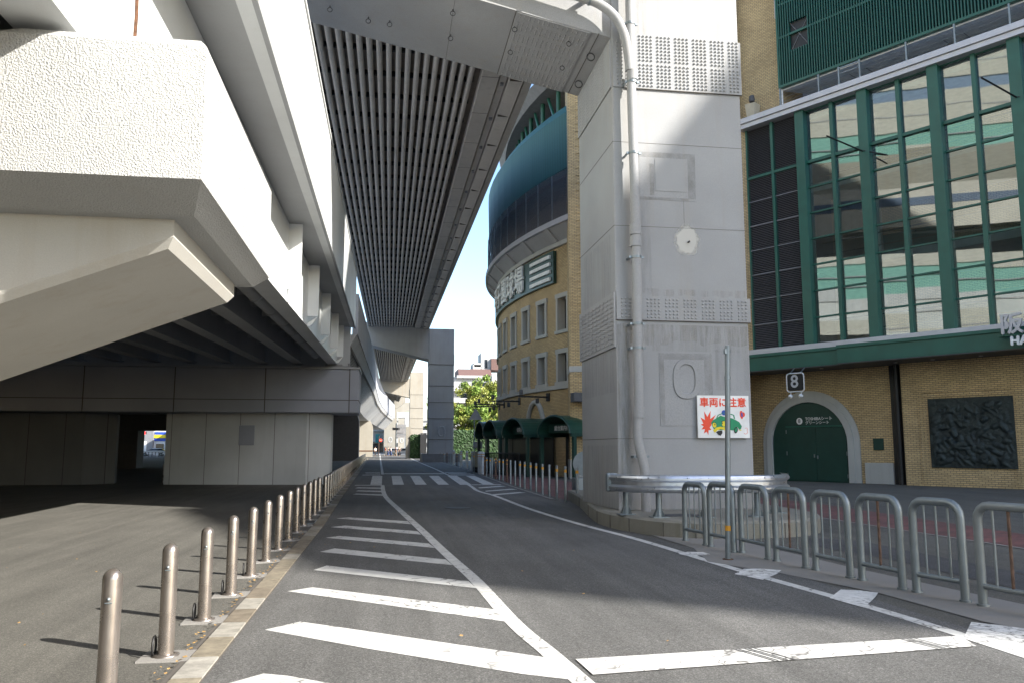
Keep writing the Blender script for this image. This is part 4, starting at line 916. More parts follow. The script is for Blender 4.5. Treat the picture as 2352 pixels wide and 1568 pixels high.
# panes: one per bay cell so reflections break up
for k in range(8):
    for (ua, ub_) in ((cols_thick[k] + .22, cols_thin[k] - .085), (cols_thin[k] + .085, cols_thick[k + 1] - .22)):
        zz = [6.16] + rows[:-1] + [14.5, 16.9]; pm_ = MB()
        for za, zb_ in zip(zz, zz[1:]):
            tl = rnd.uniform(-.006, .006); tr_ = rnd.uniform(-.006, .006); pm_.quad((ua, .03 + tl, za), (ub_, .03 + tr_, za), (ub_, .03 - tl, zb_), (ua, .03 - tr_, zb_))
        HB.part('pane', pm_, 'glass')
lv = MB()
for (ua, ub_) in ((.46, 1.76), (1.9, 3.16)):
    z = 6.15
    while z < 16.9:
        big = abs(((z - 6.1) / 1.2) % 1) < .07
        lv.hexa([(ua, -.05, z), (ub_, -.05, z), (ub_, .06, z + .05), (ua, .06, z + .05), (ua, -.05, z + .012), (ub_, -.05, z + .012), (ub_, .06, z + .062), (ua, .06, z + .062)]); z += .083
HB.part('louvre', lv, 'louvre')
lr = MB()
for z in rows: lr.box(.46, 3.16, -.07, .0, z - .02, z + .02)
HB.part('louvre_rail', lr, 'midgrey'); HB.part('louvre_backing', B_().box(.4, 3.2, .08, .12, 6.1, 16.95), 'dark')
# interior seen through glass
inn = B_().box(3.4, 45, .5, 8.9, 9.45, 9.85).box(3.4, 45, .5, 8.9, 13.2, 13.6); HB.part('floor_slab', inn, 'offwhite')
HB.part('interior_wall', B_().box(3.3, 45, 5.5, 5.7, 6.1, 16.9), 'brick'); HB.part('ceiling', B_().box(3.3, 45, .3, 9, 16.6, 16.8), 'offwhite')
it = B_()
for k in range(14): it.box(5.5 + 3 * k, 5.9 + 3 * k, 1.6, 2.0, 6.1, 16.6)
HB.part('interior_column', it, 'offwhite')
it = B_()
for z in (9.9, 13.65, 6.3): it.box(3.5, 45, 1.1, 1.14, z + .95, z + 1.0).box(3.5, 45, 1.1, 1.14, z + .4, z + .43)
HB.part('interior_railing', it, 'darkgrey')
HB.part('interior_panel', B_().box(3.5, 7.0, 5.3, 5.45, 10.0, 11.8).box(9, 12.0, 5.3, 5.45, 6.3, 8.4), 'teal')
# upper green louvred box
HB.part('screen_panel', B_().box(2.35, UMAX, .12, .3, 18.55, 21.0).box(2.35, UMAX, .12, .3, 22.6, 37.6).box(2.35, 2.95, .12, .3, 21, 22.6), 'green_dark')
HB.part('screen_glazing', B_().box(2.95, UMAX, .3, .4, 20.9, 22.7), 'pane')
sl2 = MB(); u = 2.4
while u < 40:
    if 2.95 < u < 3.9: sl2.box(u, u + .05, -.05, .1, 18.6, 20.15).box(u, u + .05, -.05, .1, 21.55, 27)
    else: sl2.box(u, u + .05, -.05, .1, 18.6, 27)
    u += .125
M['green_slat'] = plain('slat green', (.012, .085, .065), .4)
o = HB.part('screen_slat', sl2, 'green_slat')
HB.part('screen_frame', B_().box(2.3, UMAX, -.08, .12, 18.48, 18.6).box(2.3, 2.38, -.08, .3, 18.6, 37.6).box(2.4, UMAX, -.02, .11, 22.6, 22.7).box(2.4, UMAX, -.02, .11, 20.95, 21.05), 'green')
HB.part('screen_opening', B_().box(2.97, 3.9, .1, .115, 20.15, 21.55), 'dark')
xb_ = B_().tube([(2.97, .08, 20.15), (3.9, .08, 21.55)], .015, 4).tube([(2.97, .08, 21.55), (3.9, .08, 20.15)], .015, 4); HB.part('cross_wire', xb_, 'midgrey')
HB.part('brick_return', B_().box(-.25, 2.3, .35, 2.1, 17.0, 30), 'brick')
HB.part('edge_flashing', B_().box(2.1, 2.3, .2, .35, 22.2, 30), 'silver')
HB.part('downpipe', B_().tube([(2.38, .1, 17.3), (2.38, .1, 18.5)], .04, 8), 'offwhite')
# terrace rail posts
tp = MB(); us = [2.5, 4.45, 5.42, 6.38, 8.39, 10.31, 12.3, 14.3, 16.3]
for u in us: tp.box(u - .035, u + .035, -.3, -.24, 17.44, 18.35)
tp.box(5.42, 6.38, -.29, -.26, 18.25, 18.3).box(5.5, 6.3, -.29, -.26, 18.0, 18.03)
for z in (17.65, 17.85, 18.05, 18.25): tp.tube([(2.5, -.27, z), (16.3, -.27, z)], .006, 4)
HB.part('terrace_railing', tp, 'galv')
# ducted lamp bracket on the brick
l_ = FT('wall_lamp', 'small grey floodlight on a rust coloured bracket high on the tan brick', 'lamp')
l_.part('bracket', B_().hexa([(.55, -.1, 17.55), (.95, -.1, 17.5), (.95, .3, 17.5), (.55, .3, 17.55), (.5, -.2, 18.25), (1.05, -.2, 18.2), (1.05, .3, 18.2), (.5, .3, 18.25)]), 'beige'); l_.part('lamp_head', B_().lathe([(.13, 0), (.15, .1), (.12, .3)], 10, (.85, -.1, 18.3)), 'darkgrey')
# wall washers (long dark arms)
for (u, z) in ((6.2, 14.2), (12.2, 14.6)):
    a = FT('lamp_arm', 'thin black lamp arm angled out from the ' + ('second' if u < 8 else 'fourth') + ' thick green mullion', 'lamp arm', 'lamp arms on the glass front')
    a.part('arm', B_().tube([(u + .1, -.28, z), (u - .25, -2.6, z + .2)], .035, 6), 'black'); a.part('brace', B_().tube([(u + .15, -.28, z), (u + 1.0, .0, z - .35)], .03, 6), 'black')
# door 8
HB.part('arch_surround', MB(), 'stone') if False else None
cu, rz0 = 2.18, 1.5
ar = MB(); n_ = 20
def archpts(r, r2=None): return [(cu - r, 0), (cu - r, 1.5)] + [(cu - r * math.cos(a), 1.75 + r * 1.0 * math.sin(a)) for a in [math.pi * q / n_ for q in range(n_ + 1)]] + [(cu + r, 1.5), (cu + r, 0)]
o1, o2, o3 = archpts(2.42), archpts(2.18), archpts(1.9)
ar.loft([[(a[0], 1.42, a[1]), (b[0], 1.40, b[1]), (b[0], 1.34, b[1]), (c[0], 1.34, c[1]), (c[0], 1.9, c[1]), (a[0], 1.5, a[1])] for a, b, c in zip(o1, o2, o3)], True, True)
dr = HB.part('door_surround', ar, 'stone')
HB.part('door_recess', MB().add([(x, 1.4985, z) for x, z in o3], [tuple(range(len(o3)))]), 'dark') if False else None
# door wall inside arch replaces brick: dark green infill proud of the wall
HB.part('door_infill', MB().loft([[(x, 1.44, z) for x, z in o3], [(x, 1.49, z) for x, z in o3]]), 'green_dark')
dl = HB.part('door', B_().box(1.05, 2.52, 1.40, 1.438, .05, 2.47), 'green_dark', .008); dl2 = HB.part('door', B_().box(2.54, 4.0, 1.40, 1.438, .05, 2.47), 'green_dark', .008)
HB.part('handle', B_().box(2.42, 2.47, 1.36, 1.4, 1.1, 1.25), 'galv', parent=dl); HB.part('handle', B_().box(2.58, 2.63, 1.36, 1.4, 1.05, 1.2), 'galv', parent=dl2)
for z in (.2, 1.2, 2.2): HB.part('hinge', B_().box(1.02, 1.06, 1.38, 1.4, z, z + .18), 'galv', parent=dl); HB.part('hinge', B_().box(3.99, 4.03, 1.38, 1.4, z, z + .18), 'galv', parent=dl2)
HB.part('door_header', B_().box(1.0, 4.05, 1.405, 1.437, 2.5, 2.56), 'green')
ds = MB().lathe([(.155, 0), (.155, .008)], 20); dv = [(1.75 + x, 1.40 - z, 2.78 + y) for x, y, z in ds.v]; ds.v = dv
HB.part('number_disc', ds, 'white')
tp_ = lambda s, size, mat, nm, o, al='CENTER', bold=0., par=None: text_mesh(s, size, mat, nm, par or HB.e, o, (1, 0, 0), (0, 0, 1), al, bold, .002)
tp_('8', .26, 'black', 'lettering', (1.75, 1.388, 2.78))
tp_('TOSHIBAシート', .19, 'white', 'lettering', (2.05, 1.395, 2.87), 'LEFT', .002); tp_('グリーンシート', .17, 'white', 'lettering', (2.05, 1.395, 2.69), 'LEFT', .002)
# gate number sign
s8 = FT('gate_number_sign', 'black rounded gate sign with a white numeral 8 above the arched door', 'sign')
def rrect(x0, x1, z0, z1, r, y):
    P = []
    for cx, cz, a0 in ((x1 - r, z1 - r, 0), (x0 + r, z1 - r, 90), (x0 + r, z0 + r, 180), (x1 - r, z0 + r, 270)):
        for q in range(5): a = R_(a0 + q * 22.5); P.append((cx + r * math.cos(a), y, cz + r * math.sin(a)))
    return P
s8.part('board', MB().loft([rrect(2.69, 3.42, 4.05, 4.75, .1, -1.02), rrect(2.69, 3.42, 4.05, 4.75, .1, -.95)]), 'black')
s8.part('frame', MB().tube(rrect(2.64, 3.47, 3.99, 4.8, .12, -1.0) + [rrect(2.64, 3.47, 3.99, 4.8, .12, -1.0)[0]], .024, 6), 'white')
s8.part('bracket', MB().tube([(2.8, -.98, 4.8), (2.8, -.6, 5.06)], .02, 5).tube([(3.3, -.98, 4.8), (3.3, -.6, 5.06)], .02, 5), 'galv')
for u in (2.82, 3.32): s8.part('spot_lamp', MB().tube([(u, -1.0, 3.99), (u, -1.0, 3.86)], .016, 5).lathe([(.04, 0), (.1, .04), (.1, .1), (.05, .15)], 10, (u, -1.05, 3.72)), 'white')
text_mesh('8', .78, 'silver', 'numeral', s8.e, (3.03, -1.03, 4.42), (1, 0, 0), (0, 0, 1), bold=.012)
# small plate and relief
pk = FT('wall_plate', 'small dark green plate on the brick between the door and the relief', 'plate'); pk.part('plate', B_().box(5.2, 5.65, 1.44, 1.49, 1.45, 1.95), 'green_dark', .008)
HB.part('brick_frame', B_().box(7.45, 7.55, .96, .999, .1, 3.78).box(10.9, 11.0, .96, .999, .1, 3.78).box(7.45, 11.0, .95, .999, 3.78, 3.86).box(7.45, 11.0, .95, .999, 3.6, 3.64), 'brick')
rf = FT('bronze_relief', 'large dark bronze relief panel framed in the brick wall', 'relief')
RB = MB(); nu, nz = 90, 72; random.seed(3)
figs = [(rnd.uniform(7.95, 10.85), rnd.uniform(.95, 3.2), rnd.uniform(.05, .13), rnd.uniform(-1.5, 1.5), rnd.uniform(.12, .34)) for _ in range(110)]
vs = []
for j in range(nz + 1):
    for i in range(nu + 1):
        x = 7.85 + 3.1 * i / nu; z = .78 + 2.72 * j / nz; hgt = 0
        edge = min(x - 7.85, 10.95 - x, z - .78, 3.5 - z); m_ = min(1, edge / .12)
        for fx_, fz_, r_, an, l_2 in figs:
            dx, dz = x - fx_, z - fz_; a_ = dx * math.cos(an) + dz * math.sin(an); b_ = -dx * math.sin(an) + dz * math.cos(an)
            q = (a_ / l_2) ** 2 + (b_ / r_) ** 2
            if q < 1: hgt = max(hgt, (1 - q) ** .5 * r_ * .75)
        hgt += .03 * noise.noise(Vector((x * 5, z * 5, 1)))
        vs.append((x, .93 - hgt * m_, z))
RB.add(vs, [(j * (nu + 1) + i, j * (nu + 1) + i + 1, (j + 1) * (nu + 1) + i + 1, (j + 1) * (nu + 1) + i) for j in range(nz) for i in range(nu)], True)
rf.part('panel', RB, 'bronze'); rf.part('backing', B_().box(7.82, 10.98, .931, .99, .75, 3.53), 'bronze', .01)
# shop letters at the right edge
hs_ = FT('fascia_letters', 'white raised fascia letters above the canopy at the right edge', 'letters')
hs_.part('backing_rail', B_().box(11.4, 14.5, -1.35, -1.0, 5.50, 5.54), 'green')
text_mesh('阪神', .78, 'silver', 'lettering', hs_.e, (12.3, -1.4, 5.88), (1, 0, 0), (0, 0, 1), bold=.02, extrude=.05)
text_mesh('HANSHIN', .42, 'white', 'lettering', hs_.e, (12.75, -1.4, 5.3), (1, 0, 0), (0, 0, 1), bold=.02, extrude=.05)
# corner box of the stadium beyond the frame (casts the long shade over the road)
ex = T('stadium_stand', 'high stadium stand continuing behind the camera to the right', 'stadium building', (48, -16, 0))
ex.part('wall', MB().prism([(47.6, -13.6), (52.0, -25.0), (66, -36), (90, -20), (70, 10)], 0, 38.4), 'beige')

gr0 = T('shade_mass', 'unseen round mass added behind the stadium walls to shade the far pillar', 'stadium building', (41.7, 54.3, 0)); gr0.part('wall', MB().lathe([(21, 0), (21, 40), (19, 42)], 40, (41.7, 54.3, 0)), 'midgrey')  # unseen drum added so the far pillar falls into shade
# ================================================================== STADIUM: brick tower and round wall
tw = T('stadium_tower', 'tan brick stair tower of the stadium rising behind the near pillar', 'tower', (12, 42, 0))
A = Vector(G(1309, 1093)); A = Vector((9.19, 40.57))
Bp = Vector((17.1 - .1, 36.85))
poly = [tuple(A), tuple(Bp), (19.0, 42), (16, 50), (11.6, 49), (9.75, 43.6)]
tw.part('wall', MB().prism(poly, .95, 30), 'brick', uv=None)
pb_ = [(A.x - .03, A.y - .03), (Bp.x, Bp.y - .04), (19, 42), (16, 50), (11.5, 49), (9.7, 43.6)]
tw.part('stone_base', MB().prism(pb_, 0, .95), 'stone')
tw.part('string_course', MB().prism(pb_, 5.35, 5.65), 'stone')
lt = MB(); dd = (Bp - A).normalized()
for k in range(70):
    z = 1.6 + k * .40; p = A + dd * .42; q = A + dd * .95
    if 5.2 < z < 5.75: continue
    nrm2 = Vector((dd.y, -dd.x)); nrm2 = nrm2 if nrm2.y < 0 else -nrm2
    lt.hexa([(p.x + nrm2.x * .04, p.y + nrm2.y * .04, z), (q.x + nrm2.x * .04, q.y + nrm2.y * .04, z), (q.x, q.y, z), (p.x, p.y, z), (p.x + nrm2.x * .04, p.y + nrm2.y * .04, z + .05), (q.x + nrm2.x * .04, q.y + nrm2.y * .04, z + .05), (q.x, q.y, z + .05), (p.x, p.y, z + .05)])
tw.part('brick_relief', lt, 'brick')
bl = T('wall_box', 'dark grey box lamp on the brick tower beside the pillar', 'lamp', (10.3, 42, 4)); p = Vector((ATY(1330, 912, 39.9)[0], 40)); zz = ATY(1330, 912, 39.9)[1]
bl.part('housing', MB().box(p.x - .35, p.x + .5, 39.5, 40.3, zz - .22, zz + .24), 'darkgrey', .02)

CX, CY, CR = 41.7, 54.3, 34.0
def P3(phi, r, z): return (CX + r * math.cos(phi), CY + r * math.sin(phi), z)
def ring(mb, r0, r1, z0, z1, p0, p1, k=40, r0b=None, r1b=None):
    r0b = r0 if r0b is None else r0b; r1b = r1 if r1b is None else r1b
    return mb.loft([[P3(a, r0, z0), P3(a, r1, z0), P3(a, r1b, z1), P3(a, r0b, z1)] for a in [p0 + (p1 - p0) * q / k for q in range(k + 1)]])
def circ(x, y, r=CR):
    d = ray(x, y); a = d.x ** 2 + d.y ** 2; b = -2 * (d.x * CX + d.y * CY); c = CX ** 2 + CY ** 2 - r ** 2
    D = b * b - 4 * a * c; s_ = (-b - math.sqrt(max(D, 0))) / (2 * a); return math.atan2(d.y * s_ - CY, d.x * s_ - CX) % (2 * math.pi), EYE + d.z * s_
PA, PB = R_(120), R_(203)
rs_ = T('stadium_stand', 'round tan brick stadium stand with teal upper cladding and narrow windows', 'stadium building', (CX - 30, CY, 0))
uvf = lambda v: ((math.atan2(v.y - CY, v.x - CX) % (2 * math.pi)) * CR, v.z)
phis = [circ(x, 1000)[0] for x in (1295, 1245, 1210, 1181)]
dphi = (phis[0] - phis[-1]) / 3
wphi = [phis[0] - dphi * k for k in range(9)]
print('window phis', [math.degrees(p) for p in wphi])
hw = .62 / CR
# wall built in strips with real window openings
wm_ = MB(); edges = []; cur = PB
for p in wphi: edges.append((p + hw, cur)); cur = p - hw
edges.append((PA, cur))
def strip(a0, a1, z0, z1):
    k = max(2, int(abs(a1 - a0) / .025)); wm_.loft([[P3(a, CR, z0), P3(a, CR, z1)] for a in [a0 + (a1 - a0) * q / k for q in range(k + 1)]], False, False)
for a0, a1 in edges: strip(a0, a1, 0, 12.75)
for p in wphi:
    for z0, z1 in ((0, 5.05), (6.8, 7.85), (9.85, 12.75)): strip(p - hw, p + hw, z0, z1)
rs_.part('wall', wm_, 'brick_uv', uv=uvf)
for p in wphi:
    for z0, z1 in ((5.05, 6.8), (7.85, 9.85)):
        fr_ = MB(); a0, a1 = p - hw, p + hw; e_ = .16 / CR
        for (q0, q1, y0_, y1_) in ((a0 - e_ * .2, a0 + e_, z0, z1), (a1 - e_, a1 + e_ * .2, z0, z1)): ring(fr_, CR + .08, CR - .45, y0_, y1_, q0, q1, 1)
        ring(fr_, CR + .1, CR - .45, z1 - .15, z1 + .1, a0 - e_ * .6, a1 + e_ * .6, 2); ring(fr_, CR + .12, CR - .45, z0 - .12, z0 + .06, a0 - e_ * .8, a1 + e_ * .8, 2)
        f_ = rs_.part('window', fr_, 'stone')
        rs_.part('pane', ring(MB(), CR - .4, CR - .42, z0, z1, a0, a1, 1), 'pane', parent=f_)
rs_.part('string_course', ring(MB(), CR + .12, CR - .02, 4.72, 4.94, PA, PB), 'stone')
rs_.part('cornice', ring(MB(), CR + .2, CR - .1, 12.6, 12.85, PA, PB), 'stone')
rs_.part('soffit', ring(MB(), CR + .05, CR - .4, 12.852, 13.5, PA, PB, 40, CR + .75, CR - .4), 'pillar_dark')
for k in range(14):
    a = R_(198) - k * R_(5.2); rs_.part('bracket', ring(MB(), CR + .25, CR, 12.86, 13.5, a - .006, a + .006, 1, CR + .86), 'pillar_dark')
rs_.part('ledge', ring(MB(), CR + .95, CR - .3, 13.502, 13.8, PA, PB), 'silver')
rs_.part('gallery_wall', ring(MB(), CR - 1.2, CR - 1.6, 13.8, 16.6, PA, PB), 'midgrey')
gf = MB(); a = R_(201.7)
while a > R_(150):
    gf.tube([P3(a, CR + .75, 13.8), P3(a, CR + .75, 16.4)], .04, 5); a -= R_(2.7)
for z in (14.6, 15.4): gf.tube([P3(q, CR + .75, z) for q in [R_(202) - R_(1.5) * k for k in range(36)]], .015, 4)
rs_.part('gallery_railing', gf, 'galv')
n = N('wire mesh'); tr = n.new('ShaderNodeBsdfTransparent'); mx = n.new('ShaderNodeMixShader'); mx.inputs[0].default_value = .45; n.col((.10, .10, .11)); n.L(tr.outputs[0], mx.inputs[1]); n.L(n.b.outputs[0], mx.inputs[2]); n.L(mx.outputs[0], n.out.inputs[0]); M['mesh'] = n.m
rs_.part('gallery_mesh', ring(MB(), CR + .78, CR + .77, 13.8, 16.4, PA, PB), 'mesh')
tc_ = MB(); secs = []
for q in range(31):
    a = PA + (PB - PA) * q / 30
    secs.append([P3(a, CR + .55, 16.2), P3(a, CR + .7, 16.5), P3(a, CR + .75, 19.6), P3(a, CR + .3, 20.3), P3(a, CR - 1.5, 20.3), P3(a, CR - 1.5, 16.2)])
tc_.loft(secs); n = N('teal ribbed'); v = n.coord('UV'); wv = n.new('ShaderNodeTexWave'); wv.inputs['Scale'].default_value = 1.2; n.L(v, wv.inputs[0]); n.col(n.mix(n.ramp(wv.outputs['Fac'], [(.35, .0), (.5, 1.)]), (.012, .085, .08), (.015, .10, .095))); n.rough(.6); M['tealrib'] = n.m
rs_.part('upper_cladding', tc_, 'tealrib', uv=uvf)
rs_.part('cladding_edge', ring(MB(), CR + .62, CR + .3, 16.1, 16.19, PA, PB), 'dark')
# steelwork and roof behind the cladding
rf_ = MB()
ring(rf_, CR - .5, CR - 12, 23.0, 23.5, PA, PB, 30, CR + .0, CR - 12)
rs_.part('roof', rf_, 'midgrey')
ss = MB()
for k in range(9):
    a = R_(198.5) - k * R_(4.2); ss.tube([P3(a, CR - 1.2, 20.3), P3(a, CR - 1.2, 23)], .14, 6); ss.tube([P3(a, CR - 1.2, 20.4), P3(a - .045, CR - 1.2, 23)], .10, 5)
rs_.part('roof_strut', ss, 'green')
rs_.part('inner_wall', ring(MB(), CR - 3, CR - 3.3, 16, 23.0, PA, PB), 'darkgrey')
# sign board
sg_ = T('stadium_name_sign', 'curved green board with raised white Japanese stadium name and four stripes', 'sign', (9, 44, 11))
pr = circ(1274, 1000, CR + .2)[0]; pl_ = R_(150)
sg_.part('board', ring(MB(), CR + .22, CR + .02, 10.62, 12.45, pl_, pr), 'green_dark')
ps = circ(1222, 1000, CR + .2)[0]
st_ = MB()
for k in range(4): ring(st_, CR + .34, CR + .225, 10.78 + k * .42, 10.98 + k * .42, ps, pr - .008, 6)
sg_.part('stripe', st_, 'white')
chars = '甲子園球場'; step = 1.75 / CR
for k, ch in enumerate(reversed(chars)):
    a = ps - .03 - step * (k + .5); org = Vector(P3(a, CR + .30, 11.5)) - Vector(sg_.off)
    text_mesh(ch, 1.75, 'white', 'lettering', sg_.e, org, (-math.sin(a), math.cos(a), 0) if False else (math.sin(a) * -1, math.cos(a), 0) if math.cos(a) * 0 > 1 else (-math.sin(a), math.cos(a), 0), (0, 0, 1), bold=.03, extrude=.06)

# awnings
aps = [circ(x, 1000, CR + 1.8)[0] for x in (1276, 1182, 1129, 1106)]
names = ['nearest green barrel awning with white Japanese writing by the brick tower', 'second green barrel awning from the brick tower', 'third green barrel awning from the brick tower', 'farthest green barrel awning catching blue skylight']
for k, a in enumerate(aps):
    o_ = Vector(P3(a, CR + .1, 0)); aw = T('gate_awning', names[k], 'awning', tuple(o_), a, 'barrel awnings over the stadium gates', local=True)
    hw2, dep = 1.5, 1.8
    def arch(r, x): return [(x, -r * math.cos(q), 2.25 + r * .62 * math.sin(q)) for q in [math.pi * s_ / 16 for s_ in range(17)]]
    aw.part('canopy', MB().loft([arch(hw2, 0), arch(hw2, dep), arch(hw2 - .12, dep), arch(hw2 - .12, 0)], False, False), 'awning')
    aw.part('rim', MB().tube(arch(hw2 - .06, dep + .02), .07, 6), 'green_dark')
    aw.part('gutter', MB().box(0, dep, -hw2 - .06, -hw2 + .1, 2.1, 2.26), 'green_dark'); aw.part('gutter', MB().box(0, dep, hw2 - .1, hw2 + .06, 2.1, 2.26), 'green_dark')
    for yy in (-hw2 + .02, hw2 - .02): aw.part('post', MB().box(dep - .3, dep - .12, yy - .09, yy + .09, 0, 2.12), 'green_dark')
    aw.part('gate', MB().box(.02, .06, -1.5, 1.5, 0, 2.3), 'dark')
    aw.part('header_board', MB().box(dep - .5, dep - .46, -1.2, 1.2, 2.3, 2.75), 'green_dark')
    if k < 2: text_mesh('総合案内所' if k == 0 else '切符売場', .27, 'offwhite', 'lettering', aw.e, (dep - .45, .05, 2.52), (0, 1, 0) if False else (0, -1, 0) if False else (0, 1, 0), (0, 0, 1), bold=.004)
    st2 = MB().lathe([(.0, 0), (.0, 0)], 3) if False else None
    if k == 1: rs_.part('stone_arch', MB().tube([P3(a - .035 * math.cos(q) - .03, CR + .06, 2.4 + 1.75 * math.sin(q)) for q in [math.pi * s_ / 14 for s_ in range(15)]], .16, 6), 'stone')
rg = T('gate_railing', 'black metal railing in front of the stadium gates', 'railing', P3(R_(185), CR + 2.0, 0))
rm_ = MB(); a = R_(196.5)
while a > R_(180): rm_.tube([P3(a, CR + 2.0, 0), P3(a, CR + 2.0, 1.25)], .016, 4); a -= .0045
rg.part('bar', rm_, 'dark')['kind'] = 'stuff'; rg.part('rail', MB().tube([P3(R_(196.5) - R_(1) * k, CR + 2.0, 1.25) for k in range(17)], .03, 6).tube([P3(R_(196.5) - R_(1) * k, CR + 2.0, .15) for k in range(17)], .02, 4), 'dark')
pn = T('gate_screen', 'dark net screen hung on the railing by the far stadium gates', 'screen', P3(R_(180), CR + 2.08, 0)); pn.part('panel', ring(MB(), CR + 2.08, CR + 2.06, .35, 1.3, R_(181), R_(187), 20), 'green_dark')
for k, (px_, py_, aa) in enumerate([(1250, 966, 0), (1184, 978, 0), (1150, 989, 0), (1140, 996, 0)]):
    a, z = circ(px_ - 12, py_, CR + .6); z = 4.35
    wl = T('wall_lamp', ['nearest', 'second', 'third', 'farthest'][k] + ' black lamp arm with two cans on the round brick wall', 'lamp', P3(a, CR, z), a, 'black lamp arms on the round wall', local=True)
    wl.part('arm', MB().box(0, 1.85, -.035, .035, -.045, .045), 'dark'); wl.part('wall_plate', MB().box(0, .06, -.2, .2, -.22, .22), 'dark')
    wl.part('lamp_head', MB().lathe([(.10, 0), (.10, .26), (.07, .3)], 10, (1.7, 0, .08)), 'darkgrey'); wl.part('lamp_head', MB().lathe([(.07, 0), (.10, .04), (.10, .28)], 10, (.7, 0, -.36)), 'darkgrey')
# round steel thing and box behind the pillar
x, y = G(1345, 1135)
hy_ = T('convex_mirror', 'round steel disc on a grey box half hidden behind the near pillar', 'mirror', (x, y, 0))
hy_.part('disc', MB().tube([(x, y - .02, 1.02), (x + .02, y + .12, 1.02)], [.42, .38], 20), 'galv'); hy_.part('box', MB().box(x - .35, x + .5, y, y + .5, .0, .55), 'galv', .02)

# ================================================================== FAR T-PIERS
def tpier(x0, x1, y0, dpt, top, beam_l, label, mat, name='viaduct_pillar', hb_=3.4, bt=None):
    bt = top if bt is None else bt
    t = T(name, label, 'viaduct pier', ((x0 + x1) / 2, y0, 0))
    t.part('column', MB().box(x0, x1, y0, y0 + dpt, 0, top), mat, .03)
    c = MB().hexa([(beam_l, y0 + .1, bt - 1.6), (x0 - .003, y0 + .1, bt - hb_), (x0 - .003, y0 + dpt - .1, bt - hb_), (beam_l, y0 + dpt - .1, bt - 1.6), (beam_l, y0 + .1, bt + .6), (x0 - .003, y0 + .1, bt + .6), (x0 - .003, y0 + dpt - .1, bt + .6), (beam_l, y0 + dpt - .1, bt + .6)])
    t.part('crossbeam', c, mat)
    b = MB(); sc_ = top / 14.5
    for zz in (10.6, 4.7): b.box(x0 - .03, x1 + .03, y0 - .03, y0 + dpt, zz * sc_, zz * sc_ + 1.1)
    t.part('bolted_band', b, mat)
    b = MB()
    for zz in (10.55, 4.65, 8.2, 6.4, 2.4): b.box(x0 - .033, x1 + .033, y0 - .036, y0 + .2, zz * sc_, zz * sc_ + .05)
    t.part('joint_seam', b, 'seam')
    t.part('emblem_panel', MB().box(x0 + .9, x1 - .8, y0 - .02, y0 - .001, 2.4, 4.2), mat)
    t.part('oval_emblem', oval((x0 + x1) / 2 + .05, 3.3, .42, .6, .16, y0 - .02), mat)
    return t
t2 = tpier(4.60, 7.33, 90, 3.0, ZD + .05, -2.9, 'tall dark grey square pillar at the far end of the ribbed span', 'pillar_dark')
t2.part('rock_base', MB().prism([(3.9, 89), (8, 89), (8, 94), (3.9, 94)], 0, .9), 'midgrey')
xq = lambda px_, Y: ATY(px_, 950, Y)[0]
tpier(xq(941, 163.5), xq(972, 163.5), 163.5, 3., 16.4, -2.4, 'stained cream pillar with a rail on top past the dark pillar', 'pillar_warm', hb_=3.2, bt=14.55)
rl3 = T('roof_railing', 'thin blue railing on top of the stained cream pillar', 'railing', (xq(955, 164), 164, 16.4)); rm_ = MB()
for k in range(7): x = xq(941, 164) + k * .45; rm_.tube([(x, 164, 16.4), (x, 164, 17.7)], .03, 4)
for z in (16.9, 17.3, 17.7): rm_.tube([(xq(941, 164), 164, z), (xq(941, 164) + 2.7, 164, z)], .025, 4)
rl3.part('frame', rm_, 'galv')
t = T('viaduct_pillar', 'pale hammerhead pillar standing far down the road', 'viaduct pier', (0, 236, 0))
x0, x1 = xq(883, 236), xq(912, 236)
t.part('column', MB().box(x0, x1, 236, 239, 0, 14.2), 'pillar_warm'); t.part('crossbeam', MB().hexa([(x0, 235.9, 12.6), (x1, 235.9, 12.6), (x1, 239.1, 12.6), (x0, 239.1, 12.6), (-3.6, 235.9, 14.6), (5.5, 235.9, 14.6), (5.5, 239.1, 14.6), (-3.6, 239.1, 14.6)]).box(-3.6, 5.5, 235.9, 239.1, 14.6, 16.6), 'pillar_warm')
t.part('oval_emblem', oval((x0 + x1) / 2, 3.8, .6, .8, .25, 235.95), 'stone')
t = T('viaduct_pillar', 'second pale pillar partly hidden in the far distance', 'viaduct pier', (4, 285, 0)); x0, x1 = xq(915, 285), xq(932, 285)
t.part('column', MB().box(x0, x1, 285, 288, 0, 14), 'pillar_warm'); t.part('crossbeam', MB().box(x0 - 1, x1 + 6, 285, 288, 14, 17), 'pillar_warm'); t.part('oval_emblem', oval((x0 + x1) / 2, 4, .6, .8, .25, 284.9), 'stone')
t = T('viaduct_pillar', 'broad grey pillar behind the cream one', 'viaduct pier', (6, 210, 0)); x0, x1 = xq(930, 210), xq(946, 210)
t.part('column', MB().box(x0, x1, 210, 213, 0, 9), 'pillar_dark'); t.part('crossbeam', MB().box(x0 - 2, x1 + 1, 210, 213, 9.0, 10.5), 'pillar_dark')

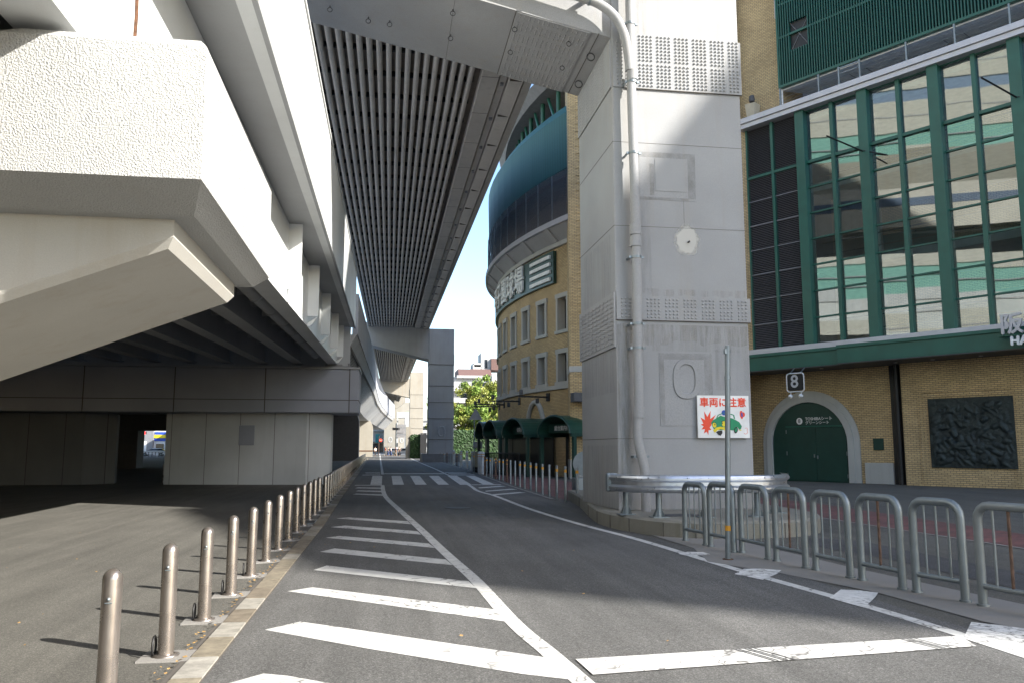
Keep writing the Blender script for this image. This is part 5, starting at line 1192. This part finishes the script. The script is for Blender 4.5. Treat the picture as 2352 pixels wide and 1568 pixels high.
# ================================================================== SURROUNDINGS
t = T('reflection_block', 'unseen banded block added across the viaduct to be mirrored in the stadium glass', 'building', (-60, 0, 0))  # unseen block added so the hall glass mirrors coloured bands
M['cream'] = plain('cream cladding', (.38, .36, .31), .8); M['sage'] = plain('sage cladding', (.14, .30, .25), .7); M['slate'] = plain('slate band', (.12, .17, .25), .7); M['tan_block'] = plain('tan wall', (.30, .26, .19), .8)
for k, (z0, z1, m_) in enumerate([(0, 13, 'tan_block'), (13, 16.5, 'cream'), (16.5, 18.6, 'stone'), (18.6, 20.2, 'bldg'), (20.2, 23.2, 'sage'), (23.2, 26.6, 'cream'), (26.6, 31, 'tan_block'), (31, 37, 'cream'), (37, 40.5, 'sage'), (40.5, 44.5, 'cream'), (44.5, 46, 'slate'), (46, 56, 'cream')]):
    t.part('reflected_band', MB().box(-72, -50 + .15 * (k % 2), -60, 70, z0 + .002, z1 - .002), m_)
wb = MB()
for z0, z1 in ((8, 10.5), (27.2, 30.0)):
    for j in range(16): wb.box(-50, -49.8, -55 + j * 7.6, -52.5 + j * 7.6, z0, z1)
t.part('window', wb, 'pane')['kind'] = 'stuff'
sm_l = MB()
for z in (14.7, 21.7, 25, 34, 38.7, 42.5, 48, 50, 52, 54): sm_l.box(-49.99, -49.8, -60, 70, z, z + .12)
t.part('cladding_joint', sm_l, 'midgrey')
t = T('light_block_wall', 'unseen cross wall added under the viaduct behind the camera to block light', 'wall', (-25, -26, 0)); t.part('wall', MB().box(-44, -8, -26.5, -26, 0, 4), 'panel_grey')  # added to cut the light coming in from behind
t = T('light_block_wall', 'unseen long wall added to shut out light on the far side under the left viaduct', 'wall', (-44, 0, 0)); t.part('wall', MB().box(-44.5, -44, -30, 36, 0, 6), 'panel_grey')  # added so the space under the viaduct stays dark

# ---- cars, people
def car(x, y, rz, paint, label, sc=1.):
    t = T('parked_car', label, 'car', (x, y, 0), rz, local=True)
    prof = [(-2.2, .35), (-2.25, .75), (-2.1, .95), (-1.2, 1.02), (1.35, .98), (2.1, .82), (2.25, .6), (2.2, .32)]
    secs = []
    for yy, k in ((-.86, .0), (-.82, 1), (.82, 1), (.86, 0)):
        secs.append([(px_ * (1 if k else .985), yy, z - (0 if k else .06) * (z > .5)) for px_, z in prof])
    bd = t.part('body', MB().loft([[(p[0], -.88, p[1]) for p in prof], [(p[0], .88, p[1]) for p in prof]]), paint, .06)
    cab = [(-1.95, .95), (-1.35, 1.42), (.3, 1.45), (1.15, .97)]
    t.part('roof', MB().hexa([(-1.4, -.64, 1.38), (.35, -.64, 1.38), (.35, .64, 1.38), (-1.4, .64, 1.38), (-1.3, -.6, 1.47), (.22, -.6, 1.48), (.22, .6, 1.48), (-1.3, .6, 1.47)]), paint, .03)
    t.part('window', MB().hexa([(-1.98, -.8, .95), (1.2, -.8, .95), (1.2, .8, .95), (-1.98, .8, .95), (-1.4, -.64, 1.385), (.35, -.64, 1.385), (.35, .64, 1.385), (-1.4, .64, 1.385)]), 'carglass')
    for wx in (-1.35, 1.4):
        for wy in (-.9, .9):
            wh = t.part('wheel', MB().tube([(wx, wy - .1, .32), (wx, wy + .1, .32)], .32, 14), 'dark'); t.part('hub', MB().tube([(wx, wy - .105, .32), (wx, wy + .105, .32)], .18, 10), 'galv', parent=wh)
    for wy in (-.65, .65): t.part('headlight', MB().box(2.18, 2.27, wy - .15, wy + .15, .6, .74), 'silver'); t.part('tail_light', MB().box(-2.28, -2.2, wy - .13, wy + .13, .7, .85), 'red')
    return t
n = N('skin'); n.col((.45, .27, .18)); n.rough(.6); M['skin'] = n.m
n = N('hair'); n.col((.02, .015, .012)); n.rough(.7); M['hair'] = n.m
CLOTH = {}
def cloth(c):
    k = 'cloth' + str(c)
    if k not in M: M[k] = plain('cloth', c, .85)
    return k
def skin_part(t, name, verts, edges, radii, mat, root=0):
    me = bpy.data.meshes.new(name); me.from_pydata(verts, edges, []); me.materials.append(M[mat]); o = bpy.data.objects.new(name, me); COL.objects.link(o); o.parent = t.e
    o.modifiers.new('skin', 'SKIN'); me.skin_vertices.new() if not me.skin_vertices else None
    for i, r in enumerate(radii): me.skin_vertices[0].data[i].radius = r if isinstance(r, tuple) else (r, r)
    me.skin_vertices[0].data[root].use_root = True
    o.modifiers[0].use_smooth_shade = True
    sd = o.modifiers.new('sub', 'SUBSURF'); sd.levels = 1; sd.render_levels = 1
    return o
def person(x, y, rz, shirt, trou, label, stride=.18):
    t = T('person', label, 'person', (x, y, 0), rz, local=True); s = stride
    V = [(0, 0, .95), (0, 0, 1.15), (0, 0, 1.38), (0, 0, 1.48), (0, .01, 1.60), (0, .01, 1.70),
         (-.19, 0, 1.40), (-.25, -.03, 1.12), (-.24, -.12, .88), (-.24, -.15, .80), (.19, 0, 1.40), (.25, .03, 1.12), (.24, .06, .88), (.24, .06, .80),
         (-.1, 0, .88), (-.1, -s * .6, .50), (-.1, -s, .09), (-.1, -s - .14, .04), (.1, 0, .88), (.1, s * .3, .50), (.1, s, .10), (.1, s - .14, .04)]
    Ed = [(0, 1), (1, 2), (2, 3), (3, 4), (4, 5), (2, 6), (6, 7), (7, 8), (8, 9), (2, 10), (10, 11), (11, 12), (12, 13), (0, 14), (14, 15), (15, 16), (16, 17), (0, 18), (18, 19), (19, 20), (20, 21)]
    Ra = [(.15, .11), (.14, .10), (.16, .10), .055, .085, .07, .055, .042, .032, .035, .055, .042, .032, .035, .085, .06, .04, .035, .085, .06, .04, .035]
    skin_part(t, 'body', V, Ed, Ra, 'skin')
    skin_part(t, 'shirt', [V[0], V[1], V[2], V[6], V[7], V[10], V[11]], [(0, 1), (1, 2), (2, 3), (3, 4), (2, 5), (5, 6)], [(.165, .125), (.16, .12), (.175, .115), .07, .055, .07, .055], shirt, 1)
    skin_part(t, 'trousers', [V[0], V[14], V[15], V[16], V[18], V[19], V[20]], [(0, 1), (1, 2), (2, 3), (0, 4), (4, 5), (5, 6)], [(.16, .12), .10, .075, .06, .10, .075, .06], trou)
    t.part('hair', MB().lathe([(.085, 1.60), (.098, 1.66), (.085, 1.72), (.04, 1.76)], 10, (0, .02, 0)), 'hair')
    return t
def gx_at(px_, Y): return ATY(px_, 1030, Y)[0]
wh, bk_, bl_, gr_, bg_ = cloth((.7, .7, .68)), cloth((.03, .03, .035)), cloth((.05, .08, .2)), cloth((.2, .2, .2)), cloth((.4, .3, .2))
person(gx_at(862, 158), 158, .3, wh, bk_, 'person in white shirt walking alone by the far left kerb')
person(gx_at(892, 160), 160, 1.2, bk_, bl_, 'person in black top at the left of the far crossing group')
person(gx_at(898, 159), 159, 1.5, wh, bl_, 'person in white top and jeans in the far crossing group')
person(gx_at(909, 160), 160, -1.3, cloth((.10, .04, .08)), bg_, 'person in dark purple top in the middle of the far crossing group')
person(gx_at(917.5, 159), 159, .2, bk_, bk_, 'person all in black at the right of the far crossing group')
person(gx_at(885, 163), 163, 2, cloth((.5, .1, .08)), gr_, 'person in red top behind the far crossing group')
car(gx_at(927, 168), 168, R_(205), 'carpaint', 'white car parked right of the far crossing')
car(gx_at(903, 171), 171, R_(250), 'silver', 'silver car behind the people at the far crossing')
car(gx_at(354, 165), 165, R_(186), 'carpaint', 'white estate car seen through the opening under the viaduct')
# street seen through the opening
t = T('shop_building', 'grey shop building with pale teal window seen through the opening', 'building', (-60, 185, 0))
xa, xb2 = gx_at(300, 185), gx_at(388, 185)
t.part('wall', MB().box(xa - 12, gx_at(350, 185), 185, 195, 0, 12), 'midgrey'); t.part('window', MB().box(xa - 3, gx_at(336, 185), 184.9, 184.98, .6, 2.9), 'offwhite')
t2_ = T('shop_building', 'shop with blue and yellow sign band seen through the opening', 'building', (-48, 186, 0))
t2_.part('wall', MB().box(gx_at(351, 186), xb2 + 14, 186, 196, 0, 9), 'offwhite'); t2_.part('sign_band', MB().box(gx_at(354, 186), xb2 + 10, 185.8, 185.98, 3.0, 4.9), 'sign_blue'); t2_.part('sign_band', MB().box(gx_at(354, 186), xb2 + 8, 185.7, 185.79, 3.6, 4.3), 'sign_yellow')
for q in range(6): t2_.part('window', MB().box(gx_at(358, 186) + q * 2.2, gx_at(358, 186) + q * 2.2 + 1.6, 185.9, 185.98, .3, 2.4), 'pane')
t = T('street_railing', 'low dark railing in front of the white estate car', 'railing', (gx_at(340, 150), 150, 0)); rm_ = MB(); x = gx_at(318, 150)
while x < gx_at(380, 150): rm_.box(x, x + .1, 150, 150.1, 0, .85); x += .55
t.part('post', rm_, 'darkgrey')['kind'] = 'stuff'; t.part('rail', MB().box(gx_at(318, 150), gx_at(380, 150), 150, 150.1, .8, .88), 'darkgrey')
t = T('traffic_signal', 'traffic signal showing red seen through the opening', 'traffic light', (gx_at(326, 158), 158, 0)); x = gx_at(326, 158)
t.part('post', MB().tube([(x - .8, 158, 0), (x - .8, 158, 5)], .08, 8), 'galv'); t.part('housing', MB().box(x - .7, x + .6, 158, 158.2, 4.0, 4.45), 'darkgrey'); t.part('lamp', MB().tube([(x + .2, 157.99, 4.22), (x + .2, 157.95, 4.22)], .28, 12), 'lamp_red')

# ---- far end of the street
t = T('shop_building', 'pale building with white balconies at the far left end of the street', 'building', (-18, 240, 0))
t.part('wall', MB().box(-40, gx_at(884, 240), 240, 255, 0, 13), 'bldg')
for k in range(3): t.part('balcony', MB().box(-38, gx_at(885, 240), 239, 240, 3.2 + 3 * k, 4.2 + 3 * k), 'bldg')
t.part('shop_sign', MB().box(gx_at(862, 239), gx_at(872, 239), 238.8, 238.98, 3, 5.4), 'teal'); t.part('shopfront', MB().box(-30, gx_at(880, 240), 239.9, 239.98, .3, 2.8), 'pane')
t = T('road_sign', 'round red no entry sign on a post at the far left end of the street', 'road sign', (gx_at(874, 175), 175, 0)); x = gx_at(874, 175)
t.part('post', MB().tube([(x - .35, 175, 0), (x - .35, 175, 4)], .06, 8), 'rusty'); t.part('disc', MB().tube([(x, 174.9, 3.1), (x, 174.86, 3.1)], .34, 18), 'red'); t.part('bar', MB().box(x - .22, x + .22, 174.82, 174.855, 3.04, 3.16), 'bldg')
t = T('traffic_signal', 'horizontal traffic signal on a mast arm over the far crossing', 'traffic light', (gx_at(909, 170), 170, 0)); x = gx_at(909, 170)
t.part('post', MB().tube([(x, 170, 0), (x, 170, 6.5)], .12, 8), 'galv'); t.part('arm', MB().tube([(x, 170, 4.2), (x + 2.8, 170, 4.2)], .06, 6).tube([(x, 170, 5.6), (x + 2.8, 170, 5.6)], .05, 6), 'galv'); t.part('housing', MB().box(x - .75, x + .75, 169.7, 169.95, 5.1, 5.6), 'darkgrey')
t = T('road_sign', 'blue grey direction board on the far mast arm', 'road sign', (gx_at(922, 171), 171, 0)); x = gx_at(920, 171); t.part('board', MB().box(x - 1, x + 1, 171, 171.05, 3.6, 6.3), 'midgrey'); t.part('post', MB().tube([(x + 1, 171.1, 0), (x + 1, 171.1, 6.3)], .08, 8), 'galv')
t = T('apartment_block', 'large pale apartment slab closing the far end of the street', 'building', (0, 330, 0)); t.part('wall', MB().box(-60, 20, 330, 345, 0, 12), 'bldg'); t.part('roof', MB().box(-60.5, 20.5, 329.5, 345, 12, 12.5), 'midgrey')
for k in range(3): t.part('window_row', MB().box(-58, 18, 329.9, 329.98, 2 + 3.3 * k, 3.4 + 3.3 * k), 'pane')

# hedge walls
def ivy(t, x0, x1, y0, y1, h, nleaf):
    t.part('wall', MB().box(x0, x1, y0, y1, 0, h), 'hedge'); mb = MB()
    for _ in range(nleaf):
        x = rnd.uniform(x0, x1); z = rnd.uniform(.1, h + .05); y = y0 - rnd.uniform(0, .18) ; s_ = rnd.uniform(.06, .14); n_ = Vector((rnd.uniform(-.7, .7), -1, rnd.uniform(-.2, .9))).normalized(); a = n_.orthogonal().normalized() * s_; b = n_.cross(a)
        c = Vector((x, y, z)); mb.add([c - a - b, c + a - b, c + a + b, c - a + b], [(0, 1, 2, 3)])
    t.part('leaves', mb, 'hedge')['kind'] = 'stuff'
t = T('ivy_wall', 'ivy covered wall standing left of the dark far pillar', 'hedge', (gx_at(954, 122), 122, 0)); ivy(t, gx_at(943, 122), gx_at(965, 122), 122, 122.6, 3.35, 1600)
t.part('end_wall', MB().box(gx_at(965, 122), gx_at(979, 122), 121.6, 122.6, 0, 3.7), 'conc_pave'); t.part('end_wall', MB().box(gx_at(932, 122), gx_at(943, 122), 122, 123, 0, 4.6), 'pillar_warm')
t = T('ivy_wall', 'long ivy covered wall behind the white bollards below the trees', 'hedge', (gx_at(1100, 108), 108, 0)); ivy(t, gx_at(1030, 108), gx_at(1200, 108), 108, 108.6, 3.75, 5200)
# trees
def tree(x, y, h, rx, label, seed, cols):
    r = random.Random(seed); t = T('street_tree', label, 'tree', (x, y, 0), local=True)
    t.part('trunk', MB().tube([(0, 0, 0), (.1, 0, h * .25), (.0, .1, h * .45)], [.24, .19, .14], 8), 'bark')
    cl = []
    bm = MB()
    for k in range(11):
        a = k * 2.4 + r.uniform(-.4, .4); rr = rx * r.uniform(.35, 1.); zz = h * r.uniform(.42, .98); rr *= 1 if zz < h * .8 else .6
        e = Vector((rr * math.cos(a), rr * math.sin(a) * .8, zz)); m_ = Vector((e.x * .4, e.y * .4, h * .42 + (zz - h * .42) * .45)); bm.tube([(0, .08, h * (.3 + .012 * k)), tuple(m_), tuple(e)], [.10, .06, .02], 5)
        cl.append(e)
        for _ in range(4): cl.append(e + Vector((r.gauss(0, .8), r.gauss(0, .8), r.gauss(0, .55))))
    t.part('limb', bm, 'bark')
    for ci, c_ in enumerate(cols):
        lf = MB()
        for i, c in enumerate(cl):
            if i % len(cols) != ci: continue
            cr = r.uniform(.55, 1.0)
            for _ in range(240):
                d = Vector((r.gauss(0, 1), r.gauss(0, 1), r.gauss(0, .75))); d = d.normalized() * cr * r.random() ** .45; p = c + d; s_ = r.uniform(.06, .13); n_ = Vector((r.uniform(-1, 1), r.uniform(-1, 1), r.uniform(-.2, 1))).normalized(); a = n_.orthogonal().normalized() * s_; b = n_.cross(a) * .7
                lf.add([p - a - b, p + a - b, p + a + b, p - a + b], [(0, 1, 2, 3)])
        t.part('crown', lf, c_)
    return t
tree(gx_at(1062, 122), 122, 11.2, 3.6, 'yellow green street tree just right of the dark far pillar', 5, ['leaf_yellow', 'leaf_yellow', 'leaf'])
tree(gx_at(1118, 124), 124, 11.6, 4.0, 'yellow green street tree beside the round stand', 8, ['leaf_yellow', 'leaf_yellow', 'leaf'])
tree(gx_at(1070, 116), 116, 7.6, 3.0, 'lower greener tree in front of the left street tree', 12, ['leaf', 'leaf', 'leaf_yellow'])
tree(gx_at(1136, 132), 132, 8, 3.2, 'small tree half hidden by the round stand', 17, ['leaf_yellow', 'leaf'])
# apartment building behind the trees
YA = 205
def Z_(py, Y=YA): return ATY(1090, py, Y)[1]
t = T('apartment_building', 'white apartment building with brown roofs behind the trees', 'building', (gx_at(1100, YA), YA, 0))
x0, x1, x2, x3 = gx_at(1040, YA), gx_at(1134, YA), gx_at(1190, YA), gx_at(1052, YA)
t.part('wall', MB().box(x0, x2, YA, YA + 12, 0, Z_(865)), 'bldg')
t.part('roof', MB().hexa([(x3, YA - .3, Z_(862)), (gx_at(1130, YA), YA - .3, Z_(862)), (gx_at(1130, YA), YA + 12, Z_(862)), (x3, YA + 12, Z_(862)), (x3, YA + 2.2, Z_(845)), (gx_at(1128, YA), YA + 2.2, Z_(845)), (gx_at(1128, YA), YA + 12, Z_(845)), (x3, YA + 12, Z_(845))]), 'roofb' if 'roofb' in M else M.setdefault('roofb', plain('brown roof', (.13, .075, .065), .8)))
t.part('eaves', MB().box(x0 + .8, gx_at(1134, YA), YA - .8, YA, Z_(868), Z_(862)), 'bldg')
for k in range(7):
    zz = Z_(868) - .2 - 2.9 * (k + 1)
    if zz < .5: break
    t.part('balcony', MB().box(x0, x2, YA - 1.4, YA - 1.2, zz - .1, zz + .95), 'bldg'); t.part('balcony_floor', MB().box(x0, x2, YA - 1.4, YA, zz - .25, zz - .1), 'bldg')
    for px_ in (1066, 1091, 1110, 1142, 1160):
        w_ = t.part('window', MB().box(gx_at(px_, YA) - .9, gx_at(px_, YA) + .9, YA - .04, YA - .01, zz + .9, zz + 2.1), 'pane')
t.part('gable_wall', MB().hexa([(gx_at(1128, YA), YA - 1, 0), (gx_at(1131, YA), YA - 1, 0), (gx_at(1131, YA), YA + 12, 0), (gx_at(1128, YA), YA + 12, 0), (gx_at(1128, YA), YA - 1, Z_(862)), (gx_at(1131, YA), YA - 1, Z_(862)), (gx_at(1131, YA), YA + 5, Z_(845)), (gx_at(1128, YA), YA + 5, Z_(845))]), 'bldg')
u_ = MB().box(gx_at(1107, YA), gx_at(1130, YA), YA + 3, YA + 10, Z_(848), Z_(806)); t.part('tower', u_, 'bldg')
t.part('tower', MB().box(gx_at(1088, YA), gx_at(1108, YA), YA + 3, YA + 9, Z_(846), Z_(839)).box(gx_at(1088, YA), gx_at(1091, YA), YA + 3, YA + 9, Z_(839), Z_(832)).box(gx_at(1089, YA), gx_at(1108, YA), YA + 3, YA + 9, Z_(834), Z_(830)), 'bldg')
t.part('roof', MB().box(gx_at(1130, YA), gx_at(1175, YA), YA + 2, YA + 10, Z_(846), Z_(820)), M['roofb'])
t.part('window', MB().box(gx_at(1116, YA), gx_at(1122, YA), YA + 2.9, YA + 2.99, Z_(842), Z_(822)), 'pane')
t.part('antenna', MB().tube([(gx_at(1107.5, YA), YA + 3, Z_(808)), (gx_at(1107.5, YA), YA + 3, Z_(770))], .05, 5), 'midgrey')
t.part('roof_railing', MB().tube([(gx_at(1130, YA), YA + 3, Z_(811)), (gx_at(1160, YA), YA + 3, Z_(811))], .05, 4).tube([(gx_at(1136, YA), YA + 3, Z_(811)), (gx_at(1136, YA), YA + 3, Z_(820))], .05, 4), 'galv')
# triangular sign from behind
x, y = G(*z8(413, 1190)); t = T('road_sign', 'grey triangular road sign seen from behind on a thin post', 'road sign', (x, y, 0))
zt = ATY(1089, 938, y)[1]
t.part('post', MB().tube([(x, y, 0), (x, y, zt)], .035, 8), 'galv'); t.part('band', MB().tube([(x, y, 1.0), (x, y, 1.08)], .037, 8), 'yellow')
def tri(yy, s_=1): return [(x - .05, yy, zt + .05), (x + .42, yy, zt - .60), (x + .40, yy, zt - .68), (x - .2, yy, zt - .68)]
t.part('plate', MB().loft([[(x + .08, y - .06, zt + .05), (x + .5, y - .06, zt - .66), (x - .34, y - .06, zt - .66)], [(x + .08, y - .04, zt + .05), (x + .5, y - .04, zt - .66), (x - .34, y - .04, zt - .66)]]), 'midgrey', .005)
x, y = gx_at(1097, 62), 62; t = T('notice_board', 'small white notice board low beside the triangular sign', 'sign', (x, y, 0)); z0, z1 = ATY(1097, 1027, y)[1], ATY(1097, 1013, y)[1]
t.part('board', MB().box(x - .35, x + .35, y, y + .03, z1 - .48, z1), 'bldg'); t.part('post', MB().tube([(x, y + .05, 0), (x, y + .05, z1)], .03, 6), 'galv')
# fallen leaves and grit along the kerb
lf = MB()
for _ in range(260):
    y = rnd.uniform(4, 16); x = kerbx(y) - .24 - abs(rnd.gauss(0, .05)); 
    if rnd.random() < .25: x = rnd.uniform(-6, 3.5); y = rnd.uniform(5, 20)
    s_ = rnd.uniform(.008, .02); a = rnd.uniform(0, 6.28); c, s2 = math.cos(a) * s_, math.sin(a) * s_
    lf.add([(x - c, y - s2, .016), (x + s2, y - c, .02), (x + c, y + s2, .024), (x - s2, y + c, .02)], [(0, 1, 2, 3)])
o = lf.build('fallen_leaves', M.setdefault('litter', plain('dry leaf', (.35, .22, .08), .8, var=.5, scale=40))); tag(o, 'dry leaf scraps scattered along the left kerb', 'leaves'); o['kind'] = 'stuff'
